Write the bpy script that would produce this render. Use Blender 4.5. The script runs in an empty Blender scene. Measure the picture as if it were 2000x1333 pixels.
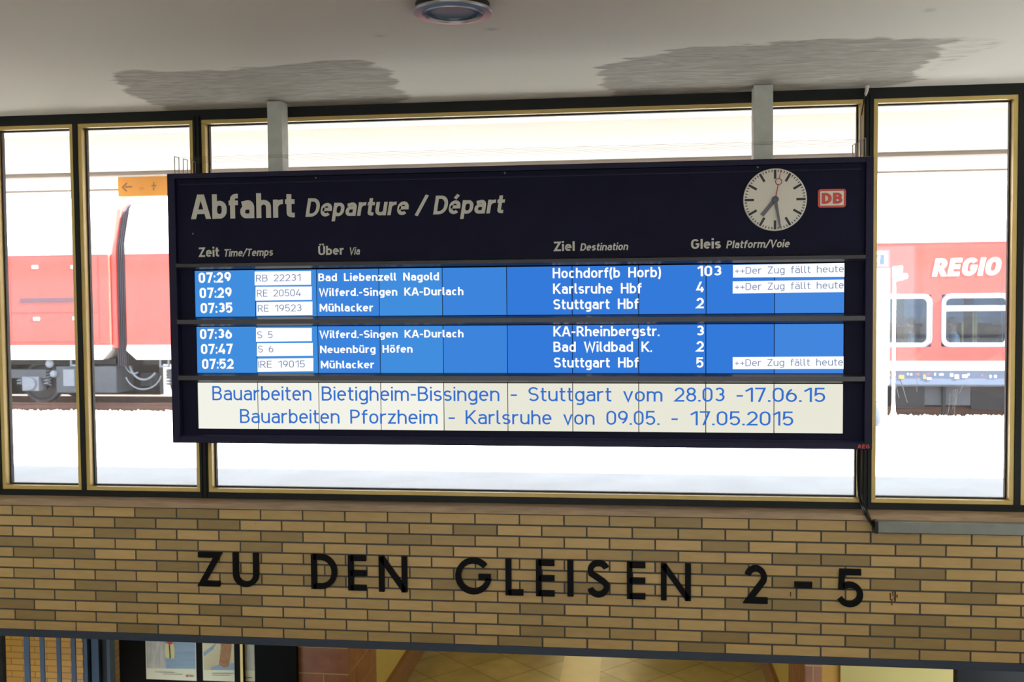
import bpy, bmesh, math, random
from mathutils import Vector, Matrix, noise as mnoise
from math import pi, sin, cos, radians as rad
SC = bpy.context.scene
COL = SC.collection

# ------------------------------------------------------------------ camera, light, exposure
F_PX, YAW, PITCH, ROLL = 1944.0, -0.1217826, -0.0412046, -0.00814158
EYE = Vector((0.0, -5.44065, 1.88))
_cy, _sy, _cp, _sp = cos(YAW), sin(YAW), cos(PITCH), sin(PITCH)
_r = Vector((_cy, -_sy, 0)); FWD = Vector((_sy*_cp, _cy*_cp, _sp)); _u = _r.cross(FWD)
RGT = cos(ROLL)*_r + sin(ROLL)*_u; UPV = -sin(ROLL)*_r + cos(ROLL)*_u
EXPO = 0.7
cam = bpy.data.cameras.new('camera'); cam_o = bpy.data.objects.new('camera', cam); COL.objects.link(cam_o)
cam.sensor_width = 36.0; cam.lens = F_PX*36.0/2000.0; cam.clip_end = 400
cam_o.matrix_world = Matrix(((RGT.x, UPV.x, -FWD.x, EYE.x), (RGT.y, UPV.y, -FWD.y, EYE.y), (RGT.z, UPV.z, -FWD.z, EYE.z), (0, 0, 0, 1)))
cam.dof.use_dof = True; cam.dof.focus_distance = 5.3; cam.dof.aperture_fstop = 3.5
SC.camera = cam_o
W = bpy.data.worlds.new('sky'); SC.world = W; W.use_nodes = True
W.node_tree.nodes['Background'].inputs[0].default_value = (0.80, 0.90, 1.0, 1)
W.node_tree.nodes['Background'].inputs[1].default_value = 2.6
sun = bpy.data.lights.new('sun', 'SUN'); sun.energy = 66; sun.angle = rad(0.6); sun.color = (1, .95, .86)
sun_o = bpy.data.objects.new('sun', sun); COL.objects.link(sun_o)
sun_o.rotation_euler = Vector((-1.2, 0.08, -1.0)).to_track_quat('-Z', 'Y').to_euler(); sun_o.location = (8, 4, 20)
SC.view_settings.view_transform = 'Standard'; SC.view_settings.look = 'None'
SC.view_settings.exposure = EXPO; SC.view_settings.gamma = 1.0; SC.view_settings.use_curve_mapping = False
SC.cycles.max_bounces = 10; SC.cycles.diffuse_bounces = 5; SC.cycles.transparent_max_bounces = 16
SC.cycles.use_denoising = True; SC.cycles.sample_clamp_indirect = 8.0
def lamp_area(name, loc, size, sizey, energy, color, look):
    l = bpy.data.lights.new(name, 'AREA'); l.shape = 'RECTANGLE'; l.size = size; l.size_y = sizey; l.energy = energy; l.color = color
    o = bpy.data.objects.new(name, l); COL.objects.link(o); o.location = loc
    o.rotation_euler = Vector(look).to_track_quat('-Z', 'Y').to_euler(); return o
# hall ceiling lamps (behind the viewer) and the passage's tube lamps
HALL_LAMPS = [(-4.2, -5.6), (-1.4, -6.2), (1.5, -6.2), (4.2, -5.6), (-3, -9), (0, -9), (3, -9)]
for hx, hy in HALL_LAMPS: lamp_area('hall_lamp_light', (hx, hy, 2.93), .5, .5, 34, (1, .96, .9), (0, 0, -1))
PASS_LAMPS = [(-0.7, 6.6, -.47), (-0.7, 12.6, -1.07), (-0.7, 18.6, -1.07)]
for lx, ly, lz in PASS_LAMPS: lamp_area('passage_lamp_light', (lx, ly, lz), 1.3, .18, 15, (1, .83, .42), (0, 0, -1))

# ------------------------------------------------------------------ pixel rays of the measured survey
def ray(px, py): return RGT*((px-1000)/F_PX) - UPV*((py-666.5)/F_PX) + FWD
def aty(px, py, Y): d = ray(px, py); return EYE + d*((Y-EYE.y)/d.y)
def atz(px, py, Z): d = ray(px, py); return EYE + d*((Z-EYE.z)/d.z)
def X(px, py, Y): return aty(px, py, Y).x
def Z(px, py, Y): return aty(px, py, Y).z

# ------------------------------------------------------------------ materials
def lin(c):
    c /= 255.0
    return c/12.92 if c <= .04045 else ((c+.055)/1.055)**2.4
def srgb(r, g, b): return (lin(r), lin(g), lin(b), 1)
MATS = {}
def mat(name, col, rough=.6, metal=0, noise=0, scale=8, bump=0, spec=.5, emit=None, estr=1, coat=0, stretch=(1, 1, 1)):
    m = bpy.data.materials.new(name); m.use_nodes = True; nt = m.node_tree; b = nt.nodes['Principled BSDF']
    b.inputs['Base Color'].default_value = col if len(col) == 4 else (*col, 1)
    b.inputs['Roughness'].default_value = rough; b.inputs['Metallic'].default_value = metal
    b.inputs['Specular IOR Level'].default_value = spec; b.inputs['Coat Weight'].default_value = coat
    b.inputs['Coat Roughness'].default_value = .08
    if emit: b.inputs['Emission Color'].default_value = emit if len(emit) == 4 else (*emit, 1); b.inputs['Emission Strength'].default_value = estr
    if noise or bump:
        tc = nt.nodes.new('ShaderNodeTexCoord'); mp = nt.nodes.new('ShaderNodeMapping'); mp.inputs['Scale'].default_value = stretch
        nz = nt.nodes.new('ShaderNodeTexNoise'); nz.inputs['Scale'].default_value = scale; nz.inputs['Detail'].default_value = 5
        nt.links.new(tc.outputs['Object'], mp.inputs[0]); nt.links.new(mp.outputs[0], nz.inputs['Vector'])
        if noise:
            mr = nt.nodes.new('ShaderNodeMapRange'); mr.inputs[1].default_value = .25; mr.inputs[2].default_value = .75
            mr.inputs[3].default_value = 1-noise; mr.inputs[4].default_value = 1+noise
            mx = nt.nodes.new('ShaderNodeVectorMath'); mx.operation = 'SCALE'; mx.inputs[0].default_value = tuple(col)[:3]
            nt.links.new(nz.outputs['Fac'], mr.inputs[0]); nt.links.new(mr.outputs[0], mx.inputs['Scale']); nt.links.new(mx.outputs[0], b.inputs['Base Color'])
        if bump:
            bp = nt.nodes.new('ShaderNodeBump'); bp.inputs['Strength'].default_value = bump; bp.inputs['Distance'].default_value = .01
            nt.links.new(nz.outputs['Fac'], bp.inputs['Height']); nt.links.new(bp.outputs[0], b.inputs['Normal'])
    MATS[name] = m; return m
def emis(name, col, strength=1.0):
    m = bpy.data.materials.new(name); m.use_nodes = True; nt = m.node_tree; nt.nodes.clear()
    o = nt.nodes.new('ShaderNodeOutputMaterial'); e = nt.nodes.new('ShaderNodeEmission')
    e.inputs[0].default_value = col; e.inputs[1].default_value = strength/2**EXPO; nt.links.new(e.outputs[0], o.inputs[0]); return m

M = {}
def D(key, *a, **k): M[key] = mat(key, *a, **k)
D('navy', srgb(22, 22, 46), rough=.6, spec=.12, noise=.12, scale=6)
D('navy_frame', srgb(29, 28, 54), rough=.5, spec=.2, noise=.1, scale=5)
D('shelf', srgb(46, 44, 50), rough=.35)
D('void', srgb(10, 10, 12), rough=.9)
D('sign_grey', srgb(205, 203, 190), rough=.5)
D('clock_white', srgb(222, 217, 202), rough=.45)
D('clock_black', srgb(24, 26, 40), rough=.5)
D('hand_grey', srgb(92, 92, 98), rough=.4)
D('red_hand', srgb(170, 45, 40), rough=.5)
D('logo_red', srgb(208, 78, 62), rough=.5)
D('logo_white', srgb(232, 226, 210), rough=.5)
D('aeg_red', srgb(190, 70, 50), rough=.5)
D('galv', srgb(192, 196, 188), rough=.6, metal=.05, noise=.12, scale=14)
D('gold', srgb(206, 178, 104), rough=.35, metal=.15, noise=.06, scale=10)
D('dark_frame', srgb(25, 28, 24), rough=.5, spec=.25, noise=.08)
D('gasket', srgb(14, 13, 13), rough=.6)
D('sill_stone', srgb(166, 140, 108), rough=.55, noise=.25, scale=9, stretch=(.6, 3, 3))
D('mortar', srgb(80, 76, 66), rough=.9, noise=.1, scale=40)
D('black_letter', srgb(10, 9, 10), rough=.5, spec=.15)
D('black_rubber', srgb(16, 16, 18), rough=.35)
D('cable_grey', srgb(150, 138, 135), rough=.4)
D('wire', srgb(120, 110, 100), rough=.4, metal=.6)
D('tray', srgb(132, 134, 126), rough=.5, metal=.2, noise=.1, scale=12)
D('lintel_blue', srgb(58, 68, 82), rough=.55, noise=.1, scale=4)
D('plaster', srgb(214, 208, 196), rough=.9, noise=.03, scale=3)
D('hall_floor', srgb(96, 90, 82), rough=.5, noise=.12, scale=3)
D('lamp_metal', srgb(170, 170, 172), rough=.3, metal=.75)
D('lamp_dark', srgb(30, 30, 34), rough=.5)
D('lamp_glass', srgb(120, 130, 138), rough=.3, metal=.4)
D('lamp_sheen_blue', srgb(72, 74, 150), rough=.3, metal=.5)
D('lamp_sheen_teal', srgb(92, 116, 120), rough=.3, metal=.5)
D('lamp_opal', srgb(235, 230, 220), rough=.5, emit=(1, .85, .62), estr=4)
# passage
D('blue_steel', srgb(70, 92, 122), rough=.5, noise=.1)
D('dark_steel', srgb(34, 38, 42), rough=.5)
D('red_tile_mortar', srgb(196, 170, 120), rough=.8)
D('red_tile', srgb(150, 96, 68), rough=.4, noise=.2, scale=8)
D('brown_stone', srgb(128, 82, 48), rough=.35, noise=.25, scale=9)
D('cream_wall', srgb(192, 176, 110), rough=.75, noise=.04, scale=3)
D('orange_wall', srgb(200, 152, 70), rough=.7, noise=.1)
D('case_black', srgb(9, 9, 10), rough=.7, spec=.1)
D('pale_streak', srgb(222, 226, 230), rough=.8)
D('paper', srgb(214, 212, 184), rough=.6)
D('poster_ink', srgb(96, 96, 88), rough=.7)
D('poster_blue', srgb(128, 152, 170), rough=.6, noise=.15, scale=5, stretch=(.4, 1, 4))
D('poster_pale', srgb(178, 178, 170), rough=.6, noise=.25, scale=7, stretch=(4, 1, .8))
D('poster_brown', srgb(150, 104, 58), rough=.6, noise=.25, scale=30)
D('poster_red', srgb(190, 66, 46), rough=.6)
D('poster_cream', srgb(206, 196, 140), rough=.6)
D('poster_sand', srgb(196, 186, 150), rough=.6, noise=.2, scale=4)
D('poster_navy', srgb(22, 24, 40), rough=.6)
# outside
D('platform', srgb(152, 155, 160), rough=.9, noise=.1, scale=1.6)
D('edge_stone', srgb(205, 205, 203), rough=.9, noise=.12, scale=3)
D('gravel', srgb(205, 203, 196), rough=.95, noise=.2, scale=30)
D('ballast', srgb(58, 49, 45), rough=1, noise=.3, scale=14, bump=.6)
D('rail', srgb(128, 92, 78), rough=.6, noise=.15, scale=9)
D('canopy_paint', srgb(226, 217, 199), rough=.8, noise=.02, scale=2)
D('beam_taupe', srgb(150, 134, 122), rough=.7)
D('sign_yellow', srgb(236, 158, 14), rough=.5)
D('sign_ink', srgb(140, 84, 40), rough=.6)
D('sign_ink_pale', srgb(196, 128, 50), rough=.6)
D('coach_red', srgb(192, 58, 50), rough=.28, coat=.6, noise=.05, scale=2)
D('coach_white', srgb(240, 240, 240), rough=.35, coat=.3)
D('coach_upper_glare', srgb(236, 234, 232), rough=.3, coat=.5)  # white puts the sky glare on the leaning upper side into the paint
D('coach_skirt', srgb(98, 112, 138), rough=.4)
D('coach_line', srgb(140, 34, 34), rough=.4)
D('coach_slot', srgb(88, 62, 72), rough=.6)
D('coach_edge', srgb(116, 112, 150), rough=.5)
D('bellows', srgb(44, 38, 50), rough=.7)
D('under_dark', srgb(20, 23, 28), rough=.7)
D('under_grey', srgb(74, 80, 88), rough=.6, noise=.15)
D('under_pale', srgb(128, 136, 148), rough=.5, noise=.12)
D('wheel', srgb(56, 58, 64), rough=.45, metal=.3)
D('win_frame', srgb(214, 218, 226), rough=.35)
D('seat_blue', srgb(46, 62, 92), rough=.8)
D('coach_inner', srgb(120, 130, 142), rough=.8)
D('yellow_rail', srgb(224, 196, 130), rough=.4)
D('mark_orange', srgb(240, 170, 80), rough=.5)
D('mark_red', srgb(220, 110, 110), rough=.5)
D('case_white', srgb(240, 238, 234), rough=.5)
D('case_pink', srgb(150, 84, 92), rough=.5)
D('name_blue', srgb(52, 74, 130), rough=.5)
D('plinth_cream', srgb(206, 194, 158), rough=.8)
D('bin_dark', srgb(52, 58, 72), rough=.35)
D('skin', srgb(205, 158, 132), rough=.55)
D('hair_dark', srgb(42, 34, 32), rough=.6)
D('hair_grey', srgb(110, 112, 124), rough=.6)
D('shirt_pale', srgb(206, 222, 232), rough=.8)
D('trousers', srgb(52, 58, 74), rough=.8)
BLUES = [emis('screen_blue_a', srgb(66, 142, 222)), emis('screen_blue_b', srgb(60, 132, 220)), emis('screen_blue_c', srgb(52, 122, 218)), emis('screen_blue_d', srgb(66, 134, 222))]
M['screen_cream'] = emis('screen_cream', srgb(243, 243, 232)); M['screen_cream_dim'] = emis('screen_cream_dim', srgb(233, 232, 216))
M['screen_white'] = emis('screen_white', srgb(254, 254, 255), 1.02); M['screen_ink'] = emis('screen_ink', srgb(52, 112, 206))
M['screen_thin'] = emis('screen_thin', srgb(120, 140, 178))
# window glass: clear, with a faint white veil mixed in for haze and glare
def glass_mat(name, tint, veil):
    m = bpy.data.materials.new(name); m.use_nodes = True; nt = m.node_tree; nt.nodes.clear(); N = nt.nodes.new; L = nt.links.new
    o = N('ShaderNodeOutputMaterial'); t = N('ShaderNodeBsdfTransparent'); t.inputs[0].default_value = tint
    g = N('ShaderNodeBsdfGlossy'); g.inputs['Roughness'].default_value = .02
    fr = N('ShaderNodeFresnel'); fr.inputs[0].default_value = 1.45
    mx = N('ShaderNodeMixShader'); L(fr.outputs[0], mx.inputs[0]); L(t.outputs[0], mx.inputs[1]); L(g.outputs[0], mx.inputs[2])
    tl = N('ShaderNodeBsdfTranslucent'); tl.inputs[0].default_value = (.9, .9, .92, 1)
    tc = N('ShaderNodeTexCoord'); mp = N('ShaderNodeMapping'); mp.inputs['Scale'].default_value = (9, 9, 1.2)
    nz = N('ShaderNodeTexNoise'); nz.inputs['Scale'].default_value = 2.2; nz.inputs['Detail'].default_value = 6
    mr = N('ShaderNodeMapRange'); mr.inputs[1].default_value = .35; mr.inputs[2].default_value = .75; mr.inputs[3].default_value = veil*.7; mr.inputs[4].default_value = veil*1.5
    L(tc.outputs['Object'], mp.inputs[0]); L(mp.outputs[0], nz.inputs['Vector']); L(nz.outputs['Fac'], mr.inputs[0])
    m2 = N('ShaderNodeMixShader'); L(mr.outputs[0], m2.inputs[0]); L(mx.outputs[0], m2.inputs[1]); L(tl.outputs[0], m2.inputs[2]); L(m2.outputs[0], o.inputs[0])
    return m
M['pane'] = glass_mat('pane', (.95, .96, .96, 1), .014)
M['coach_pane'] = glass_mat('coach_pane', (.66, .75, .84, 1), .05); M['far_pane'] = glass_mat('far_pane', (.16, .2, .25, 1), .02)

# ------------------------------------------------------------------ mesh helpers
class MB:
    def __init__(s): s.v = []; s.f = []; s.mi = []; s.cur = 0; s.attr = []; s.a = 0.0
    def add(s, vs, fs):
        b = len(s.v); s.v += [tuple(v) for v in vs]
        for f in fs: s.f.append([b+i for i in f]); s.mi.append(s.cur); s.attr.append(s.a)
        return s
    def box(s, x0, x1, y0, y1, z0, z1):
        x0, x1 = min(x0, x1), max(x0, x1); y0, y1 = min(y0, y1), max(y0, y1); z0, z1 = min(z0, z1), max(z0, z1)
        return s.add([(x0, y0, z0), (x1, y0, z0), (x1, y1, z0), (x0, y1, z0), (x0, y0, z1), (x1, y0, z1), (x1, y1, z1), (x0, y1, z1)],
              [(0, 3, 2, 1), (4, 5, 6, 7), (0, 1, 5, 4), (1, 2, 6, 5), (2, 3, 7, 6), (3, 0, 4, 7)])
    def prism(s, pts, axis, a, b):
        """polygon pts (2-D) extruded along axis from a to b; axis 'x': pts=(y,z); 'y': (x,z); 'z': (x,y)"""
        def P(p, t): return {'x': (t, p[0], p[1]), 'y': (p[0], t, p[1]), 'z': (p[0], p[1], t)}[axis]
        n = len(pts); vs = [P(p, a) for p in pts] + [P(p, b) for p in pts]
        fs = [list(range(n))[::-1], list(range(n, 2*n))] + [(i, (i+1) % n, n+(i+1) % n, n+i) for i in range(n)]
        return s.add(vs, fs)
    def tube(s, pts, r, n=8, closed=False, r1=None):
        pts = [Vector(p) for p in pts]; k = len(pts); vs = []; up = Vector((0, 0, 1)); ref = None
        for i, p in enumerate(pts):
            a = pts[(i-1) % k] if closed or i > 0 else p; b = pts[(i+1) % k] if closed or i < k-1 else p
            t = (b-a).normalized()
            if ref is None: ref = t.cross(up if abs(t.z) < .9 else Vector((1, 0, 0))).normalized()
            ref = (ref - t*ref.dot(t)).normalized(); bn = t.cross(ref)
            rr = r if r1 is None else r+(r1-r)*i/(k-1)
            for j in range(n): q = 2*pi*j/n; vs.append(p + (ref*cos(q)+bn*sin(q))*rr)
        fs = []
        for i in range(k if closed else k-1):
            for j in range(n): a = i*n+j; b = i*n+(j+1) % n; c = ((i+1) % k)*n; fs.append((a, b, c+(j+1) % n, c+j))
        if not closed: fs += [list(range(n))[::-1], [(k-1)*n+j for j in range(n)]]
        return s.add(vs, fs)
    def lathe(s, prof, c, axis='z', n=40, cap=True):
        """prof = [(radius, t)...] about an axis through c"""
        vs = []; c = Vector(c)
        for r, t in prof:
            for j in range(n):
                q = 2*pi*j/n; u, v = r*cos(q), r*sin(q)
                vs.append(c + Vector({'z': (u, v, t), 'y': (u, t, v), 'x': (t, u, v)}[axis]))
        fs = [(i*n+j, i*n+(j+1) % n, (i+1)*n+(j+1) % n, (i+1)*n+j) for i in range(len(prof)-1) for j in range(n)]
        if cap: fs += [list(range(n))[::-1], [(len(prof)-1)*n+j for j in range(n)]]
        return s.add(vs, fs)
    def build(s, name, m, parent=None, smooth=False, attr=None, bevel=0):
        me = bpy.data.meshes.new(name); me.from_pydata(s.v, [], s.f)
        for x in (m if isinstance(m, list) else [m]): me.materials.append(x)
        for p, i in zip(me.polygons, s.mi): p.material_index = i; p.use_smooth = smooth
        if attr:
            at = me.attributes.new(attr, 'FLOAT', 'FACE')
            for i, a in enumerate(s.attr): at.data[i].value = a
        me.update(); o = bpy.data.objects.new(name, me); COL.objects.link(o)
        if smooth:
            me.set_sharp_from_angle(angle=rad(40))
        if bevel:
            md = o.modifiers.new('bevel', 'BEVEL'); md.width = bevel; md.segments = 2; md.limit_method = 'ANGLE'
        if parent: o.parent = parent; o.matrix_parent_inverse = parent.matrix_world.inverted()
        return o
def box(x0, x1, y0, y1, z0, z1): return MB().box(x0, x1, y0, y1, z0, z1)
def thing(name, label, cat, loc, group=None):
    o = bpy.data.objects.new(name, None); COL.objects.link(o); o.location = loc; o.empty_display_size = .1
    o.matrix_world = Matrix.Translation(loc); return tag(o, label, cat, group)
def tag(o, label, cat, group=None):
    o['label'] = label; o['category'] = cat
    if group: o['group'] = group
    return o
def struct(o, label=None, cat='structure'):
    o['kind'] = 'structure'
    if label: o['label'] = label; o['category'] = cat
    return o

# ------------------------------------------------------------------ stroke lettering
def EL(cx, cy, rx, ry, a0, a1, n=12): return [(cx+rx*cos(rad(a0+(a1-a0)*i/n)), cy+ry*sin(rad(a0+(a1-a0)*i/n))) for i in range(n+1)]
def RR(x0, x1, y0, y1, k=1.0):
    rx = (x1-x0)/2; ry = min(rx*1.15*k, (y1-y0)/2)
    p = EL(x1-rx, y1-ry, rx, ry, 0, 90, 7) + EL(x0+rx, y1-ry, rx, ry, 90, 180, 7) + EL(x0+rx, y0+ry, rx, ry, 180, 270, 7) + EL(x1-rx, y0+ry, rx, ry, 270, 360, 7)
    q = []
    for a in p:
        if not q or (abs(a[0]-q[-1][0])+abs(a[1]-q[-1][1])) > 1e-5: q.append(a)
    if abs(q[0][0]-q[-1][0])+abs(q[0][1]-q[-1][1]) < 1e-5: q.pop()
    return q+['C']
def CC(x0, x1, y0, y1, a0, a1):
    rx = (x1-x0)/2; ry = min(rx*1.15, (y1-y0)/2); cx = (x0+x1)/2
    out = EL(cx, y1-ry, rx, ry, a0, 180, 12) + EL(cx, y0+ry, rx, ry, 180, a1, 12)
    return out
def glyph(c, w, hook=True):
    h = w/2; T = 1-h; x = .73; xt = x-h; n = .56; r = n-h
    def S(H, W_): ry = (H-w)/4; rx = (W_-w)/2; return EL(W_/2, H-h-ry, rx, ry, 28, 270, 16) + EL(W_/2, h+ry, rx, ry, 90, -152, 16)[1:]
    def bowl(x0, x1, y0, y1): ry = (y1-y0)/2; rx = min(ry*1.05, (x1-x0)*.6); return [(x0, y1)] + EL(x1-rx, (y0+y1)/2, rx, ry, 90, -90, 12) + [(x0, y0)]
    arch = lambda a, b: [(a, xt-(b-a)*.55)] + EL((a+b)/2, xt-(b-a)*.5, (b-a)/2, (b-a)*.5, 180, 0, 12) + [(b, 0)]
    if c == ' ': return .34, []
    if c in 'äöü':
        W_, st = glyph({'ä': 'a', 'ö': 'o', 'ü': 'u'}[c], w); d = max(w*1.05, .1); y = .93
        return W_, st + [[(W_*.3-d/2, y), (W_*.3+d/2, y)], [(W_*.7-d/2, y), (W_*.7+d/2, y)]]
    if c == 'Ü':
        W_, st = glyph('U', w); d = max(w*1.0, .1)
        return W_, st + [[(W_*.3-d/2, 1.16), (W_*.3+d/2, 1.16)], [(W_*.7-d/2, 1.16), (W_*.7+d/2, 1.16)]]
    if c == 'é': W_, st = glyph('e', w); return W_, st + [[(W_*.42, .82), (W_*.68, 1.03)]]
    g = {
     'A': lambda: (.72, [[(h*.7, 0), (.36-h*.35, 1)], [(.72-h*.7, 0), (.36+h*.35, 1)], [(.15, .3), (.57, .3)]]),
     'B': lambda: (.64, [[(h, 0), (h, 1)], bowl(h, .60-h, .53, T), bowl(h, .64-h, h, .53)]),
     'C': lambda: (.66, [CC(h, .66-h, h, T, 38, 322)]),
     'D': lambda: (.66, [[(h, 0), (h, 1)], [(h, T)] + EL(.66-h-.3, T-.36, .3, .36, 90, 0) + EL(.66-h-.3, h+.36, .3, .36, 0, -90) + [(h, h)]]),
     'E': lambda: (.56, [[(h, 0), (h, 1)], [(h, T), (.56, T)], [(h, .52), (.52, .52)], [(h, h), (.56, h)]]),
     'G': lambda: (.70, [CC(h, .70-h, h, T, 35, 345)[:-1] + [(.70-h, .48-h*.5)], [(.38, .48), (.70, .48)]]),
     'H': lambda: (.66, [[(h, 0), (h, 1)], [(.66-h, 0), (.66-h, 1)], [(h, .52), (.66-h, .52)]]),
     'I': lambda: (w, [[(h, 0), (h, 1)]]),
     'K': lambda: (.66, [[(h, 0), (h, 1)], [(h, .36), (.62-h*.4, 1)], [(.24, .52), (.66-h*.5, 0)]]),
     'L': lambda: (.54, [[(h, 0), (h, 1)], [(h, h), (.54, h)]]),
     'M': lambda: (.80, [[(h, 0), (h, 1)], [(.8-h, 0), (.8-h, 1)], [(h, 1-h*.8), (.4, .28), (.8-h, 1-h*.8)]]),
     'N': lambda: (.68, [[(h, 0), (h, 1)], [(.68-h, 0), (.68-h, 1)], [(h, 1-h*.6), (.68-h, h*.6)]]),
     'O': lambda: (.70, [RR(h, .70-h, h, T)]),
     'P': lambda: (.60, [[(h, 0), (h, 1)], bowl(h, .60-h, .44, T)]),
     'R': lambda: (.64, [[(h, 0), (h, 1)], bowl(h, .60-h, .46, T), [(.32, .46), (.64-h*.6, 0)]]),
     'S': lambda: (.62, [S(1, .62)]),
     'T': lambda: (.60, [[(.3, 0), (.3, 1)], [(0, T), (.6, T)]]),
     'U': lambda: (.66, [[(h, 1), (h, .33)] + EL(.33, .33, .33-h, .33-h, 180, 360)[1:] + [(.66-h, 1)]]),
     'V': lambda: (.68, [[(h*.7, 1), (.34, h*.6), (.68-h*.7, 1)]]),
     'W': lambda: (.98, [[(h*.7, 1), (.26, h*.5), (.49, .9), (.72, h*.5), (.98-h*.7, 1)]]),
     'Z': lambda: (.60, [[(0, T), (.6-h, T), (h, h), (.6, h)]]),
     'a': lambda: (.54, [[(.06, xt-.05)] + EL(.30, xt-.12, .16, .12, 125, 90, 4) + EL(.30, xt-.2, .24-h, .2, 90, 0, 8) + [(.54-h, 0)],
                         [(.54-h, .44)] + EL(.23, (.44+h)/2, .23-h, (.44-h)/2, 90, 270, 12) + [(.34, h), (.54-h, .15)]]),
     'b': lambda: (n, [[(h, 0), (h, 1)], RR(h, r, h, xt)]),
     'c': lambda: (.50, [CC(h, .52-h, h, xt, 40, 320)]),
     'd': lambda: (n, [[(r, 0), (r, 1)], RR(h, r, h, xt)]),
     'e': lambda: (n, [[(h, .385), (r, .385)] + EL(n/2, xt-(r-h)*.575, (r-h)/2, (r-h)*.575, 0, 180, 12)[1:] + EL(n/2, h+(r-h)*.575, (r-h)/2, (r-h)*.575, 180, 318, 12)]),
     'f': lambda: (.36, [[(.12+h*.3, 0), (.12+h*.3, .78)] + EL(.12+h*.3+.15, .78, .15, T-.78, 180, 90, 6) + [(.36, T)], [(0, x-h), (.36, x-h)]]),
     'g': lambda: (n, [RR(h, r, h, xt), [(r, x), (r, -.06)] + EL((h+r)/2, -.06, (r-h)/2, .20-h, 0, -140, 10)[1:]]),
     'h': lambda: (n, [[(h, 0), (h, 1)], arch(h, r)]),
     'i': lambda: (max(w, .12), [[(max(w, .12)/2, 0), (max(w, .12)/2, x)], [(max(w, .12)/2, .86), (max(w, .12)/2, .86+max(w, .1)*1.0)]]),
     'k': lambda: (.54, [[(h, 0), (h, 1)], [(h, .26), (.5-h*.3, x)], [(.2, .4), (.54-h*.4, 0)]]),
     'l': lambda: ((.24, [[(h, 1), (h, .17)] + EL(h+.14, .17, .14, .17-h, 180, 270, 6)[1:] + [(.24, h)]]) if hook else (w, [[(h, 0), (h, 1)]])),
     'm': lambda: (.88, [[(h, 0), (h, x)], arch(h, .44), arch(.44, .88-h)]),
     'n': lambda: (n, [[(h, 0), (h, x)], arch(h, r)]),
     'o': lambda: (n, [RR(h, r, h, xt)]),
     'p': lambda: (n, [[(h, -.27), (h, x)], RR(h, r, h, xt)]),
     'r': lambda: (.38, [[(h, 0), (h, x)], [(h, xt-.26)] + EL(h+.24, xt-.24, .24, .24, 180, 90, 8) + [(.38, xt)]]),
     's': lambda: (.50, [S(x, .50)]),
     't': lambda: (.36, [[(.12+h*.3, .94), (.12+h*.3, .17)] + EL(.12+h*.3+.15, .17, .15, .17-h, 180, 270, 6)[1:] + [(.36, h)], [(0, x-h), (.36, x-h)]]),
     'u': lambda: (n, [[(r, 0), (r, x)], [(h, x), (h, h+(r-h)*.5)] + EL(n/2, h+(r-h)*.5, (r-h)/2, (r-h)*.5, 180, 360)[1:]]),
     'v': lambda: (.54, [[(h*.7, x), (.27, h*.5), (.54-h*.7, x)]]),
     'w': lambda: (.8, [[(h*.7, x), (.22, h*.5), (.4, x*.9), (.58, h*.5), (.8-h*.7, x)]]),
     'z': lambda: (.48, [[(0, xt), (.48-h, xt), (h, h), (.48, h)]]),
     '0': lambda: (.58, [RR(h, .58-h, h, T)]),
     '1': lambda: (.42, [[(.03, .74), (.42-h, 1-h*.5)], [(.42-h, 0), (.42-h, 1)]]),
     '2': lambda: (.58, [EL(.29, T-.27, .29-h, .27, 165, -38, 14) + [(h, h), (.58, h)]]),
     '3': lambda: (.58, [EL(.29, T-.225, .27-h, .225, 150, -90, 14), EL(.29, h+.26, .29-h, (.55-w)/2+.01, 90, -150, 14)]),
     '4': lambda: (.62, [[(.38, 1), (h*.9, .25), (.62, .25)], [(.46, .5), (.46, 0)]]),
     '5': lambda: (.58, [[(.54, T), (.1, T), (.08, .5)] + EL(.28, h+.27, .30-h, .27, 118, -150, 14)]),
     '6': lambda: (.58, [RR(h, .58-h, h, .60), [(h, .34)] + EL(.58-h+.02, .34, .58-w+.02, T-.34, 180, 118, 10)]),
     '7': lambda: (.56, [[(0, T), (.56-h, T), (.2, 0)]]),
     '8': lambda: (.58, [RR(h+.03, .55-h, .53, T), RR(h, .58-h, h, .53)]),
     '9': lambda: (.58, [RR(h, .58-h, .40, T), [(.58-h, .66)] + EL(h-.02, .66, .58-w+.02, .66-h, 0, -62, 10)]),
     '.': lambda: (.14, [[(0, .065), (.14, .065)]]),
     ':': lambda: (.14, [[(0, .12), (.14, .12)], [(0, .6), (.14, .6)]]),
     '-': lambda: (.34, [[(0, .42), (.34, .42)]]),
     '+': lambda: (.5, [[(0, .42), (.5, .42)], [(.25, .17), (.25, .67)]]),
     '/': lambda: (.4, [[(0, -.05), (.4, 1.05)]]),
     '(': lambda: (.24, [EL(.24+.1, .42, .34-h, .72, 125, 235, 10)]),
     ')': lambda: (.24, [EL(-.1, .42, .34-h, .72, 55, -55, 10)]),
    }
    return g[c]()
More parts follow.
